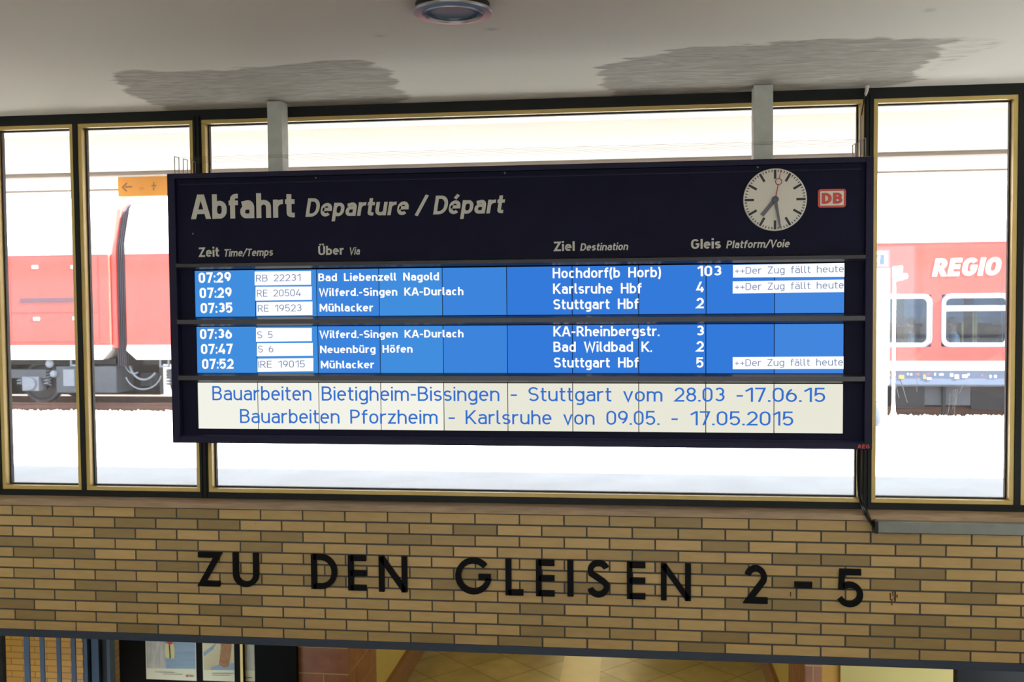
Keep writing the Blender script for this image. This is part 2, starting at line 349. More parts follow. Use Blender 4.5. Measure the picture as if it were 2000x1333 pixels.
def ribbon(pts, w):
    """outline quads of a constant-width stroke with mitred joins"""
    closed = pts[-1] == 'C'; P = [Vector(p) for p in (pts[:-1] if closed else pts)]
    Q = [P[0]]
    for p in P[1:]:
        if (p-Q[-1]).length > 1e-4: Q.append(p)
    P = Q; k = len(P); L = []; R_ = []
    for i in range(k):
        d0 = (P[i]-P[i-1]).normalized() if (closed or i > 0) else None
        d1 = (P[(i+1) % k]-P[i]).normalized() if (closed or i < k-1) else None
        if d0 is None: d0 = d1
        if d1 is None: d1 = d0
        n0 = Vector((-d0.y, d0.x)); n1 = Vector((-d1.y, d1.x)); m = n0+n1
        m = m.normalized() if m.length > 1e-6 else n0
        s = 1/max(.42, m.dot(n0))
        if not closed and i in (0, k-1) and min(abs(P[i].y-q) for q in (0, .73, 1)) < 1e-4 and abs(d0.y) > .35: m = Vector((-1 if d0.y > 0 else 1, 0)); s = 1/abs(d0.y)
        L.append(P[i]+m*(w/2*s)); R_.append(P[i]-m*(w/2*s))
    return L, R_, closed
def text_layout(s, w, gap=.1, hook=True, space=.36):
    x = 0; out = []; wd = 0
    for c in s:
        if c == ' ': x += space; wd += 1; continue
        W_, st = glyph(c, w, hook)
        for j, p in enumerate(st): out.append((wd, j, [q if q == 'C' else (q[0]+x, q[1]) for q in p]))
        x += W_+gap
    return x-gap, out
def text_mesh(mb, s, x0, z0, x1, z1, cap, y, w=.16, shear=0, gap=.1, hook=True, only=None, space=.36):
    """text from (x0,z0) to (x1,z1) on the plane y, facing -y"""
    tot, st = text_layout(s, w, gap, hook, space); sx = (x1-x0-shear*cap)/tot; sl = (z1-z0)/(x1-x0)
    for wd, j, p in st:
        if only is not None and wd != only: continue
        L, R_, cl = ribbon(p, w); k = len(L)
        f = lambda v: (x0+v.x*sx+shear*v.y*cap, y-.00022*j, z0+sl*v.x*sx+v.y*cap)
        vs = [f(v) for v in L]+[f(v) for v in R_]
        fs = [(i, k+i, k+(i+1) % k, (i+1) % k) for i in range(k if cl else k-1)]
        mb.add(vs, fs)
    return mb
def ptext(s, px0, py0, px1, py1, cap_px, Y, name, m, parent, **k):
    """lettering whose measured baseline runs between two survey points on plane Y"""
    a = aty(px0, py0, Y); b = aty(px1, py1, Y); c = Z(px0, py0-cap_px, Y)-a.z
    for i in range(len(s.split(' '))): o = text_mesh(MB(), s, a.x, a.z, b.x, b.z, c, Y, only=i, **k).build(name, m, parent)
    return o

# ------------------------------------------------------------------ hall shell
CEIL = 2.996
def wob(p, sc): return (sin(p[0]*sc+1.3)*cos(p[1]*sc*1.7+.4)+sin(p[0]*sc*2.3+4)*cos(p[1]*sc*3.1+2)*.5)
def inpoly(x, y, poly):
    c = False; d = 1e9; n = len(poly)
    for i in range(n):
        x0, y0 = poly[i]; x1, y1 = poly[(i+1) % n]
        if (y0 > y) != (y1 > y) and x < (x1-x0)*(y-y0)/(y1-y0)+x0: c = not c
        vx, vy = x1-x0, y1-y0; t = max(0, min(1, ((x-x0)*vx+(y-y0)*vy)/(vx*vx+vy*vy+1e-12)))
        d = min(d, math.hypot(x-x0-t*vx, y-y0-t*vy))
    return d if c else -d
def ceil_poly(pts): return [tuple(atz(a, b, CEIL)[:2]) for a, b in pts]
P1 = ceil_poly([(a/2, b/2) for a, b in [(450,290),(520,275),(700,278),(880,270),(1010,265),(1150,245),(1260,235),(1400,238),(1460,250),(1525,268),(1530,300),(1548,315),(1560,345),(1610,380),(1560,405),(1140,425),(1040,436),(880,442),(660,440),(600,405),(520,370),(490,345),(450,325)]])
P2 = ceil_poly([(1000+a/2, b/2) for a, b in [(330,265),(420,238),(560,210),(700,185),(850,175),(1000,172),(1200,158),(1400,152),(1600,148),(1740,155),(1690,195),(1620,250),(1570,290),(1610,310),(1500,330),(1380,350),(1150,366),(1000,370),(800,378),(390,378),(370,345),(340,290)]])
P3 = ceil_poly([(1000+a/2, b/2) for a, b in [(1700,150),(1760,134),(1900,138),(1995,158),(1850,205),(1750,240),(1640,290),(1580,292),(1640,240)]])
SPOTS = [(atz(960, 57, CEIL), .03, .35), (atz(742, 70, CEIL), .025, .3), (atz(1815, 20, CEIL), .03, .3)]
def ceiling():
    xs = [-7.0, -5, -4.4]+[-4.2+.02*i for i in range(335)]+[2.6, 3, 6.0]
    ys = [-16, -8, -4, -2.4]+[-2.2+.02*i for i in range(118)]
    vs = [(x, y, CEIL) for y in ys for x in xs]; n = len(xs)
    fs = [(j*n+i, (j+1)*n+i, (j+1)*n+i+1, j*n+i+1) for j in range(len(ys)-1) for i in range(n-1)]
    me = bpy.data.meshes.new('ceiling'); me.from_pydata(vs, [], fs)
    a = me.attributes.new('patch', 'FLOAT', 'POINT'); s = me.attributes.new('spot', 'FLOAT', 'POINT')
    for i, v in enumerate(vs):
        x, y = v[0], v[1]; val = 0; sp = 0
        if -4.2 <= x <= 2.5 and y > -2.2:
            d = max(inpoly(x, y, P1), inpoly(x, y, P2)); d += .05*mnoise.noise((x*3.5, y*10, 0))+.035*mnoise.noise((x*10, y*24, 3)); val = max(0, min(1, .5+d/.09))
            d3 = inpoly(x, y, P3); val = max(val, .42*max(0, min(1, .5+d3/.1)))
            for c, r, q in SPOTS: sp = max(sp, q*max(0, 1-((x-c.x)**2+(y-c.y)**2)/(r*r)))
        a.data[i].value = val; s.data[i].value = sp
    m = bpy.data.materials.new('ceiling_plaster'); m.use_nodes = True; nt = m.node_tree; N = nt.nodes.new; L = nt.links.new; b = nt.nodes['Principled BSDF']
    b.inputs['Roughness'].default_value = .85; b.inputs['Specular IOR Level'].default_value = .3
    at = N('ShaderNodeAttribute'); at.attribute_name = 'patch'; a2 = N('ShaderNodeAttribute'); a2.attribute_name = 'spot'
    tc = N('ShaderNodeTexCoord'); mp = N('ShaderNodeMapping'); mp.inputs['Scale'].default_value = (2.2, 9, 1); L(tc.outputs['Object'], mp.inputs[0])
    nz = N('ShaderNodeTexNoise'); nz.inputs['Scale'].default_value = 3; nz.inputs['Detail'].default_value = 7; nz.inputs['Distortion'].default_value = 1.2; L(mp.outputs[0], nz.inputs['Vector'])
    def math_(op, *v):
        q = N('ShaderNodeMath'); q.operation = op
        for i, z in enumerate(v):
            if isinstance(z, (int, float)): q.inputs[i].default_value = z
            else: L(z, q.inputs[i])
        return q.outputs[0]
    e = math_('ADD', at.outputs['Fac'], math_('MULTIPLY', math_('SUBTRACT', nz.outputs['Fac'], .5), .9))
    mr = N('ShaderNodeMapRange'); mr.interpolation_type = 'SMOOTHSTEP'; mr.inputs[1].default_value = .3; mr.inputs[2].default_value = .8; L(e, mr.inputs[0])
    fac = math_('MULTIPLY', mr.outputs[0], math_('ADD', .3, math_('MULTIPLY', nz.outputs['Fac'], 1.1)))
    fac = math_('MULTIPLY', fac, math_('MINIMUM', 1, math_('MULTIPLY', at.outputs['Fac'], 1.6)))
    mx = N('ShaderNodeMix'); mx.data_type = 'RGBA'; L(fac, mx.inputs[0]); mx.inputs[6].default_value = srgb(234, 226, 210); mx.inputs[7].default_value = srgb(164, 156, 142)
    m2 = N('ShaderNodeMix'); m2.data_type = 'RGBA'; L(a2.outputs['Fac'], m2.inputs[0]); L(mx.outputs[2], m2.inputs[6]); m2.inputs[7].default_value = srgb(112, 104, 100)
    L(m2.outputs[2], b.inputs['Base Color']); me.materials.append(m)
    o = bpy.data.objects.new('ceiling', me); COL.objects.link(o)
    bx = box(-7, 6, -16, .13, CEIL+.004, CEIL+.3).build('ceiling_slab', M['plaster'], o)
    return struct(o)
ceiling()
struct(box(-7.2, -7, -16, .3, -3.2, 3.3).build('wall_left', M['plaster']))
struct(box(6, 6.2, -16, .3, -3.2, 3.3).build('wall_right', M['plaster']))
wb = MB(); wb.box(-7, 6, -16.2, -16, 2.95, 3.3).box(-7, 6, -16.2, -16, -.1, .35)
for i in range(7): wb.box(-7+i*2.15, -6.9+i*2.15, -16.2, -16, .35, 2.95)
struct(wb.build('wall_back', M['plaster']))
struct(box(-7, 6, -16, -2.8, 0, .2).build('floor', M['hall_floor']))
struct(box(-40, 40, -60, -16.2, -.2, 0).build('rear_light_stop', mat('asphalt', srgb(88, 86, 84), rough=.9, noise=.1, scale=3)))  # unseen dark ground added to keep low skylight off the ceiling
st = MB()
for i in range(19): st.box(-4.4, 2.2, -2.8+i*.3, -2.8+i*.3+.32, -3.1, .2-(i+1)*.168+.0)
struct(st.build('stairs', M['hall_floor']))
wf = MB(); wf.box(-7, -4.6, .0, .3, -3.1, 2.996).box(2.86, 6, .0, .3, -3.1, 2.996).box(-4.6, -3.85, .13, .3, .69, 2.996).box(-4.6, -4.4, -2.8, 0, -3.1, .2).box(2.2, 2.4, -2.8, 0, -3.1, .2)
struct(wf.build('wall_front_plaster', M['plaster']))

# brick lintel wall
def brick_mat():
    m = bpy.data.materials.new('clinker_brick'); m.use_nodes = True; nt = m.node_tree; N = nt.nodes.new; L = nt.links.new; b = nt.nodes['Principled BSDF']
    b.inputs['Roughness'].default_value = .42
    at = N('ShaderNodeAttribute'); at.attribute_name = 'tone'
    cr = N('ShaderNodeValToRGB'); e = cr.color_ramp.elements
    e[0].position = 0; e[0].color = srgb(146, 123, 78); e[1].position = 1; e[1].color = srgb(202, 169, 112)
    q = cr.color_ramp.elements.new(.45); q.color = srgb(169, 142, 91); q = cr.color_ramp.elements.new(.75); q.color = srgb(189, 158, 101)
    L(at.outputs['Fac'], cr.inputs[0])
    tc = N('ShaderNodeTexCoord'); mp = N('ShaderNodeMapping'); mp.inputs['Scale'].default_value = (1, 1, 4); nz = N('ShaderNodeTexNoise'); nz.inputs['Scale'].default_value = 9; nz.inputs['Detail'].default_value = 4
    L(tc.outputs['Object'], mp.inputs[0]); L(mp.outputs[0], nz.inputs['Vector'])
    mr = N('ShaderNodeMapRange'); mr.inputs[1].default_value = .3; mr.inputs[2].default_value = .7; mr.inputs[3].default_value = .93; mr.inputs[4].default_value = 1.07; L(nz.outputs['Fac'], mr.inputs[0])
    sc = N('ShaderNodeVectorMath'); sc.operation = 'SCALE'; L(cr.outputs[0], sc.inputs[0]); L(mr.outputs[0], sc.inputs['Scale'])
    # small rust stains
    n2 = N('ShaderNodeTexNoise'); n2.inputs['Scale'].default_value = 17; n2.inputs['Detail'].default_value = 3; L(tc.outputs['Object'], n2.inputs['Vector'])
    m3 = N('ShaderNodeMapRange'); m3.inputs[1].default_value = .74; m3.inputs[2].default_value = .82; m3.inputs[4].default_value = .5; L(n2.outputs['Fac'], m3.inputs[0])
    mx = N('ShaderNodeMix'); mx.data_type = 'RGBA'; L(m3.outputs[0], mx.inputs[0]); L(sc.outputs[0], mx.inputs[6]); mx.inputs[7].default_value = srgb(120, 84, 46)
    L(mx.outputs[2], b.inputs['Base Color']); return m
ODD_PX = [68.3,148.4,228.5,308.7,390,472.5,553.7,636,718.2,801.9,887.3,972.7,1059.5,1147,1235.5,1325.1,1416.5,1508,1603,1699,1796,1895.7]
zr = lambda k: .6923-.0625*k
even = [aty(u, 1210+u*.0345, 0).x for u in ODD_PX]           # joints of the even courses, from the bottom course
even = [even[0]-.25*i for i in range(5, 0, -1)]+even+[even[-1]+.25*i for i in range(1, 9)]
odd = [(a+b)/2 for a, b in zip(even[:-1], even[1:])]
DARK = {(1, 268), (1, 390), (1, 1368), (2, 430), (2, 300), (3, 228), (3, 550), (3, 1420), (4, 30), (4, 510), (5, 65), (5, 150), (4, 1270), (6, 348), (6, 960), (7, 640), (8, 188), (9, 230), (8, 1560),
        (10, 430), (10, 30), (11, 70), (11, 470), (12, 268), (12, 850), (12, 1020), (12, 1360), (5, 1460), (4, 1560), (4, 1650), (6, 1560), (7, 1150), (8, 1470), (6, 1750), (5, 1790), (9, 1790), (10, 1740), (10, 1850),
        (10, 1960), (11, 1410), (11, 1700), (11, 1800), (7, 1940), (9, 1060), (3, 830), (2, 940), (6, 1940), (7, 900), (9, 510), (11, 1060)}
rnd = random.Random(4)
wm = MB(); wm.box(-4.6, 2.86, .004, .3, zr(12)+.006, zr(0)); 
wm.cur = 1
for k in range(1, 13):
    js = odd if k % 2 else even
    for a, b in zip(js[:-1], js[1:]):
        if a > 2.86 or b < -4.6: continue
        a, b = max(a, -4.6), min(b, 2.86)
        if b-a < .03: continue
        wm.a = rnd.choice([.55, .6, .7, .75, .8, .9, .45, .65])+rnd.uniform(-.06, .06)
        for kk, px in DARK:
            if kk == k and a < X(px, 990+20.5*kk+px*.02, 0) < b: wm.a = rnd.uniform(0, .16)
        e = .0048+rnd.uniform(-.0006, .0006)
        wm.box(a+e, b-e, rnd.uniform(-.0008, .0008), .02, zr(k)+.0052, zr(k-1)-.0052)
wall_front = struct(wm.build('wall_front', [M['mortar'], brick_mat()], attr='tone'))
# rust mark right of the 5
mk = MB()
for px, py, l_ in [(1739, 1160, 14), (1744, 1157, 9), (1747, 1168, 5), (1742, 1172, 12), (1544, 1158, 9), (1752, 1163, 6)]:
    a = aty(px, py, -.0014); mk.prism([(a.x-.004, a.z), (a.x+.004, a.z+.004), (a.x+.003, a.z-l_*.0026), (a.x-.002, a.z-l_*.0026)], 'y', -.0016, .001)
mk.build('rust_stain', mat('rust', srgb(96, 58, 28), rough=.9), wall_front)
struct(MB().prism([(-.012, -.092), (-.012, -.05), (.012, -.05), (.012, -.08), (.3, -.08), (.3, -.092)], 'x', -4.6, 2.86).build('trim_1', M['lintel_blue']))
# sill
struct(MB().prism([(-.022, .697), (-.022, .7215), (-.016, .7245), (.13, .728), (.13, .692), (-.01, .692)], 'x', -4.6, 2.86).build('trim_2', M['sill_stone']))
# window wall frame members
struct(box(-3.85, 2.8, .115, .24, 2.9395, 2.997).build('trim_3', M['dark_frame']))
struct(box(-3.85, 2.8, .115, .24, .7195, .7625).build('trim_4', M['dark_frame']))
MULL = [(-3.85, -3.794), (-3.2814, -3.2524), (-2.5382, -2.4883), (1.2294, 1.277), (2.0123, 2.045), (2.75, 2.8)]
for i, (a, b) in enumerate(MULL):
    mb = MB().box(a, b, .115, .24, .7625, 2.9395)
    if 2 <= i <= 3: mb.box(a+.006, a+.018, .105, .116, .735, 2.96).box(b-.022, b-.006, .103, .116, .735, 2.96)
    struct(mb.build('trim_%d' % (5+i), M['dark_frame']))
for i, (a, b) in enumerate([(MULL[j][1], MULL[j+1][0]) for j in range(5)]):
    z0, z1 = .7625, 2.9395; g = .023; fr = MB()
    def ring(mb, x0, x1, zz0, zz1, t, y0, y1):
        mb.box(x0, x1, y0, y1, zz0, zz0+t).box(x0, x1, y0, y1, zz1-t, zz1).box(x0, x0+t, y0, y1, zz0+t, zz1-t).box(x1-t, x1, y0, y1, zz0+t, zz1-t)
    ring(fr, a, b, z0, z1, g, .122, .19)
    w_ = struct(fr.build('window_%d' % (i+1), M['gold'], bevel=.002))
    if i == 3:
        for pts, r_ in (([(1856, 770), (1853, 800), (1849, 820)], .0012), ([(1862, 762), (1861, 800)], .001), ([(1866, 761), (1865, 790), (1864, 826)], .001), ([(1870, 760), (1867, 790)], .001), ([(1880, 754), (1874, 768)], .0012),
                        ([(1738, 722), (1750, 752), (1756, 778)], .0016), ([(1757, 740), (1763, 755), (1772, 787)], .0022), ([(1790, 735), (1791, 766)], .001), ([(1956, 520), (1957, 600), (1958, 690)], .001)):
            MB().tube([aty(a_, b_, .171) for a_, b_ in pts], r_, 5).build('glass_streak', M['pale_streak'], w_)  # thin pale streaks laid on the glass
    gk = MB(); ring(gk, a+g, b-g, z0+g, z1-g, .007, .165, .19); gk.build('gasket', M['gasket'], w_)
    box(a+g+.003, b-g-.003, .172, .178, z0+g+.003, z1-g-.003).build('glass', M['pane'], w_)

# ------------------------------------------------------------------ departure board
YF = -.20
bx0, bx1 = -2.548, 1.207; bz0, bz1 = 1.101, 2.590
board = thing('departure_board', 'large dark blue hanging departure board with clock and lit blue and white text displays', 'departure board', ((bx0+bx1)/2, -.06, bz0))
ix0 = X(346, 600, YF); ix1 = X(1690, 600, YF); iz1 = Z(346, 349.5, YF); iz0 = (Z(400, 852, YF)+Z(1600, 860.5, YF))/2
fr = MB()
fr.box(bx0, ix0, YF, .08, bz0, bz1).box(ix1, bx1, YF, .08, bz0, bz1).box(ix0, ix1, YF, .08, iz1, bz1)
fr.prism([(YF, bz0), (YF, iz0-.012), (YF+.012, iz0), (.08, iz0), (.08, bz0)], 'x', ix0, ix1)
fr.build('housing', M['navy_frame'], board, bevel=.003)
box(ix0-.002, ix1+.002, -.11, .07, iz0-.002, iz1+.002).build('back_panel', M['void'], board)
# shelf bars
SH = [((350, 512, 527), (1685, 493.5, 510)), ((352, 622, 638), (1685, 611.5, 631)), ((355, 731.5, 748), (1684, 730, 748.5))]
shz = []
for (lx, lt, lb), (rx, rt, rb) in SH:
    zt = (Z(lx, lt, YF)+Z(rx, rt, YF))/2; zb = (Z(lx, lb, YF)+Z(rx, rb, YF))/2; shz.append((zt, zb))
    MB().prism([(-.165, zt), (YF-.004, zt-.012), (YF-.006, zb+.012), (-.175, zb)], 'x', ix0, ix1).build('shelf_bar', M['shelf'], board)
YH = -.178
hp = box(ix0+.001, ix1-.001, YH, -.12, shz[0][0]-.004, iz1-.001).build('header_panel', M['navy'], board)
box(ix0+.02, ix1-.02, YH-.006, YH+.002, iz1-.034, iz1-.027).build('panel_lip', M['navy_frame'], hp)
for px, py in [(617, 347.5), (986, 338), (377, 457), (1480, 327)]: a = aty(px, py, YH); MB().lathe([(.006, -.003), (.004, -.006)], (a.x, YH+.003, a.z), 'y', 10).build('screw', M['wire'], hp)
YT = YH-.0012
for s, a, b, c, d, cp, w, sh, gp in [
    ('Abfahrt', 374.5, 428.6, 575.8, 424.8, 48, .19, 0, .08), ('Departure / Départ', 596.5, 423.8, 988.5, 416.5, 36, .175, .17, .075),
    ('Zeit', 388.6, 502.5, 428, 501.5, 18.7, .185, 0, .085), ('Time/Temps', 436.5, 501.8, 535, 499.5, 14.6, .165, .17, .085),
    ('Über', 621.7, 498.8, 671.3, 497.6, 17.7, .185, 0, .085), ('Via', 681.5, 498, 704.5, 497.5, 14.3, .165, .17, .085),
    ('Ziel', 1082, 491.2, 1122.5, 490.2, 18.7, .185, 0, .085), ('Destination', 1133, 490.2, 1228.5, 488.5, 14.5, .165, .17, .085),
    ('Gleis', 1349.7, 486.5, 1408, 485.3, 19, .185, 0, .085), ('Platform/Voie', 1418.3, 485.3, 1544, 483.2, 15, .165, .17, .085)]:
    ptext(s, a, b, c, d, cp, YT, 'lettering', M['sign_grey'], hp, w=w, shear=sh, gap=gp, hook=False)
# clock
cc = aty(1513.6, 390.2, YH-.012); CR = X(1576, 390, YH-.012)-cc.x; CR = (CR+cc.x-X(1451.5, 390, YH-.012))/2
ck = MB().lathe([(CR, .014), (CR, 0), (CR-.004, -.003)], (cc.x, cc.y, cc.z), 'y', 72).build('clock', M['clock_white'], board)
def radial(mb, ang, r0, r1, w0, w1, y0, y1):
    d = Vector((sin(rad(ang)), cos(rad(ang)))); nn = Vector((d.y, -d.x)); c2 = Vector((cc.x, cc.z))
    pts = [c2+d*r0*CR-nn*w0*CR/2, c2+d*r0*CR+nn*w0*CR/2, c2+d*r1*CR+nn*w1*CR/2, c2+d*r1*CR-nn*w1*CR/2]
    mb.prism([tuple(p) for p in pts], 'y', cc.y+y0, cc.y+y1)
tk = MB()
for i in range(60):
    if i % 5 == 0: radial(tk, i*6, .665, .955, .075, .075, -.0042, -.002)
    else: radial(tk, i*6, .885, .955, .028, .028, -.0042, -.002)
tk.build('dial_marks', M['clock_black'], ck)
mb = MB(); radial(mb, 219.8, 0, .65, .13, .125, -.010, -.007); mb.build('hour_hand', M['hand_grey'], ck)
mb = MB(); radial(mb, 170.2, 0, .94, .105, .06, -.014, -.011); mb.build('minute_hand', M['hand_grey'], ck)
mb = MB(); radial(mb, 10.2, 0, .48, .03, .024, -.018, -.016); radial(mb, 10.2, .665, .955, .022, .018, -.018, -.016)
rc = Vector((cc.x+sin(rad(10.2))*.57*CR, cc.y-.017, cc.z+cos(rad(10.2))*.57*CR))
mb.tube([(rc.x+.098*CR*cos(2*pi*i/24), rc.y, rc.z+.098*CR*sin(2*pi*i/24)) for i in range(24)], .0020, 6, closed=True); mb.build('second_hand', M['red_hand'], ck)
MB().lathe([(.105*CR, -.003), (.105*CR, -.02), (.06*CR, -.024)], cc, 'y', 24).build('hub', M['hand_grey'], ck, smooth=True)
# logo
def rrect(x0, x1, z0, z1, r, n=6):
    out = []
    for cx, cz, a in [(x1-r, z1-r, 0), (x0+r, z1-r, 90), (x0+r, z0+r, 180), (x1-r, z0+r, 270)]: out += [(cx+r*cos(rad(a+90*i/n)), cz+r*sin(rad(a+90*i/n))) for i in range(n+1)]
    return out
la = aty(1597.3, 406.2, YH); lb = aty(1652.3, 369, YH)
lg = MB().prism(rrect(la.x, lb.x, la.z, lb.z, .014), 'y', YH-.003, YH+.002).build('logo', M['logo_red'], board)
MB().prism(rrect(la.x+.0115, lb.x-.0115, la.z+.0105, lb.z-.0105, .004), 'y', YH-.0036, YH).build('logo_field', M['logo_white'], lg)
mb = MB(); zz0, zz1 = la.z+.019, lb.z-.019; ww = lb.x-la.x
text_mesh(mb, 'D', la.x+.018, zz0, la.x+ww*.49, zz0, zz1-zz0, YH-.0042, w=.24); text_mesh(mb, 'B', la.x+ww*.53, zz0, lb.x-.018, zz0, zz1-zz0, YH-.0042, w=.24)
mb.build('logo_letters', M['logo_red'], lg)
ptext('AEG', 1675, 876.2, 1698.5, 876.4, 7.4, YF-.001, 'maker_badge', M['aeg_red'], board, w=.2, gap=.16)
# display rows
YD = -.150; YS = YD-.0012; YB = YD-.0006
rows = [((380.5, 530.2, 620.3), (1649.5, 513.3, 610.5)), ((384, 640.2, 730), (1648, 631.5, 728.3)), ((386.5, 749, 838.3), (1647, 749.5, 846.3))]
def boxpx(mb, pl, pr_, y): # quad between left (x,top,bottom) and right (x,top,bottom) survey points
    a = aty(pl[0], pl[1], y); b = aty(pl[0], pl[2], y); c = aty(pr_[0], pr_[2], y); d = aty(pr_[0], pr_[1], y)
    mb.add([(a.x, y, a.z), (b.x, y, b.z), (c.x, y, c.z), (d.x, y, d.z)], [(0, 1, 2, 3)])
disp = []
MODC = [0, 0, 1, 0, 1, 2, 2, 2, 2, 3]
for ri, (pl, pr_) in enumerate(rows):
    x0 = X(pl[0], (pl[1]+pl[2])/2, YD); x1 = X(pr_[0], (pr_[1]+pr_[2])/2, YD)
    z1 = (Z(pl[0], pl[1], YD)+Z(pr_[0], pr_[1], YD))/2; z0 = (Z(pl[0], pl[2], YD)+Z(pr_[0], pr_[2], YD))/2
    back = box(x0-.002, x1+.002, YD+.002, -.111, z0-.002, z1+.002)
    dr = back.build('display_row', M['void'], board); disp.append(dr)
    for k in range(10):
        xa = x0+(x1-x0)*k/10+.0021; xb = x0+(x1-x0)*(k+1)/10-.0021
        box(xa, xb, YD, YD+.004, z0, z1).build('display_module', BLUES[MODC[k]] if ri < 2 else M['screen_cream' if k < 4 else 'screen_cream_dim'], dr)
for ri in range(3):
    zt = shz[ri][1]+.002; zb = shz[ri+1][0]-.002 if ri < 2 else iz0-.002
    xl = X(rows[ri][0][0], rows[ri][0][1], YD); xr = X(rows[ri][1][0], rows[ri][1][1], YD)
    for a, b in ((ix0, xl-.003), (xr+.003, ix1)): box(a, b, YD-.006, YD+.02, zb, zt).build('side_mask', M['navy'], board)
box(ix0, ix1, YD-.004, YD+.02, iz0-.001, (Z(388, 838.5, YD)+Z(1646, 846.5, YD))/2-.003).build('bottom_mask', M['navy'], board)
WT = M['screen_white']
def lcd(row, s, a, b, c, d, cp, w=.165, m=WT, gap=.1, nm='display_text', y=YS): return ptext(s, a, b, c, d, cp, y, nm, m, disp[row], w=w, gap=gap, space=.62)
R0 = [(388, 553.2, 451.2, 551.8), (390, 582.8, 452.6, 581.8), (392, 612.5, 454.2, 611.5)]; R1 = [(390.7, 662.8, 453.2, 662), (392.7, 692, 454.6, 691.5), (394.8, 721.2, 456.4, 720.7)]
for (a, b, c, d), s in zip(R0, ['07:29', '07:29', '07:35']): lcd(0, s, a, b, c, d, 20.3, .19)
for (a, b, c, d), s in zip(R1, ['07:36', '07:47', '07:52']): lcd(1, s, a, b, c, d, 19.7, .19)
for ro, pl, pr_, s, t in [(0, (497.3, 530.6, 558), (607.5, 529.6, 556.6), 'RB 22231', (500.3, 550.6, 587, 549)), (0, (498.9, 560.5, 587.6), (609, 559.9, 586.2), 'RE 20504', (502, 580, 587.6, 578.8)),
                      (0, (501, 590.6, 616.9), (610.3, 589.2, 615.9), 'RE 19523', (503.6, 609.5, 589, 608.4)), (1, (500, 641, 668.2), (609, 641, 666.8), 'S 5', (502.6, 661.2, 532.5, 660.8)),
                      (1, (501.7, 671, 696.5), (611, 670.2, 695.3), 'S 6', (504, 689, 534, 688.6)), (1, (502.8, 701, 726.8), (612, 699.9, 725.6), 'IRE 19015', (504.8, 719, 595.4, 718))]:
    mb = MB(); boxpx(mb, pl, pr_, YB); mb.build('number_box', WT, disp[ro]); lcd(ro, s, *t, 13.5, .1, M['screen_thin'], .13, nm='number_text')
for s, t in [('Bad Liebenzell Nagold', (621.8, 549.8, 857.5, 547.9)), ('Wilferd.-Singen KA-Durlach', (623.3, 579, 905.2, 576.8)), ('Mühlacker', (624.4, 609.2, 728.8, 608.7))]: lcd(0, s, *t, 15.4, .175)
for s, t in [('Wilferd.-Singen KA-Durlach', (624.4, 661, 905.4, 659.4)), ('Neuenbürg Höfen', (625.2, 690.4, 805.8, 689.2)), ('Mühlacker', (626.6, 720, 730.8, 719.7))]: lcd(1, s, *t, 14.8, .175)
for s, t in [('Hochdorf(b Horb)', (1079.5, 543.8, 1291, 541.9)), ('Karlsruhe Hbf', (1080.2, 574.2, 1253, 573.2)), ('Stuttgart Hbf', (1080.8, 604.8, 1247, 603.6))]: lcd(0, s, *t, 20, .16)
for s, t in [('KA-Rheinbergstr.', (1080.9, 657.6, 1288, 656.8)), ('Bad Wildbad K.', (1081, 687.6, 1273.5, 687.5)), ('Stuttgart Hbf', (1081.8, 718.4, 1247.2, 718.3))]: lcd(1, s, *t, 19.7, .16)
for ro, s, t in [(0, '103', (1362, 540, 1409, 539.5)), (0, '4', (1360, 571.2, 1374.6, 571)), (0, '2', (1360, 602.6, 1374.6, 602.5)), (1, '3', (1360, 656.8, 1375, 656.6)), (1, '2', (1360, 687.3, 1374.6, 687.2)), (1, '5', (1360, 718.8, 1374, 718.7))]:
    lcd(ro, s, *t, 20.5, .17, nm='platform_number')
for ro, pl, pr_, t in [(0, (1431.6, 518, 542.6), (1649.3, 514, 541), (1435.6, 535.8, 1648, 532)), (0, (1431, 550, 573.6), (1648.6, 546.4, 571), (1435.6, 567.4, 1647.6, 563.6)), (1, (1431, 698, 721.8), (1647.6, 696.6, 721), (1435.4, 715.9, 1646.4, 714.3))]:
    mb = MB(); boxpx(mb, pl, pr_, YB); mb.build('notice_box', WT, disp[ro]); lcd(ro, '++Der Zug fällt heute', *t, 13.6, .1, M['screen_thin'], .14, nm='notice_text')
def base(x, a, b): return a+(b-a)*(x-415)/(1611-415)
for s, a, b in [('Bauarbeiten', 415, 608.3), ('Bietigheim-Bissingen', 628.6, 975.4), ('-', 997.5, 1009.6), ('Stuttgart', 1032.2, 1194.2), ('vom', 1217.6, 1293.8), ('28.03', 1317, 1415.2), ('-17.06.15', 1438.5, 1611.8)]:
    lcd(2, s, a, base(a, 782.4, 785.9), b, base(b, 782.4, 785.9), 27.8, .115, M['screen_ink'], .11)
for s, a, b in [('Bauarbeiten', 469, 663.2), ('Pforzheim', 684.3, 854.8), ('-', 876.2, 888.5), ('Karlsruhe', 909.5, 1077.2), ('von', 1100.6, 1161.3), ('09.05.', 1184.4, 1288.2), ('-', 1311.5, 1323.8), ('17.05.2015', 1347.8, 1549.4)]:
    lcd(2, s, a, base(a, 826.6, 832.3), b, base(b, 826.6, 832.3), 27.4, .115, M['screen_ink'], .11)
# hanging posts
for a, b in ((-2.0175, -1.9335), (.6272, .7265)):
    po = MB(); po.box(a, b, -.07, .03, bz1-.01, CEIL-.002); po.build('hanging_post', M['galv'], board, bevel=.002)
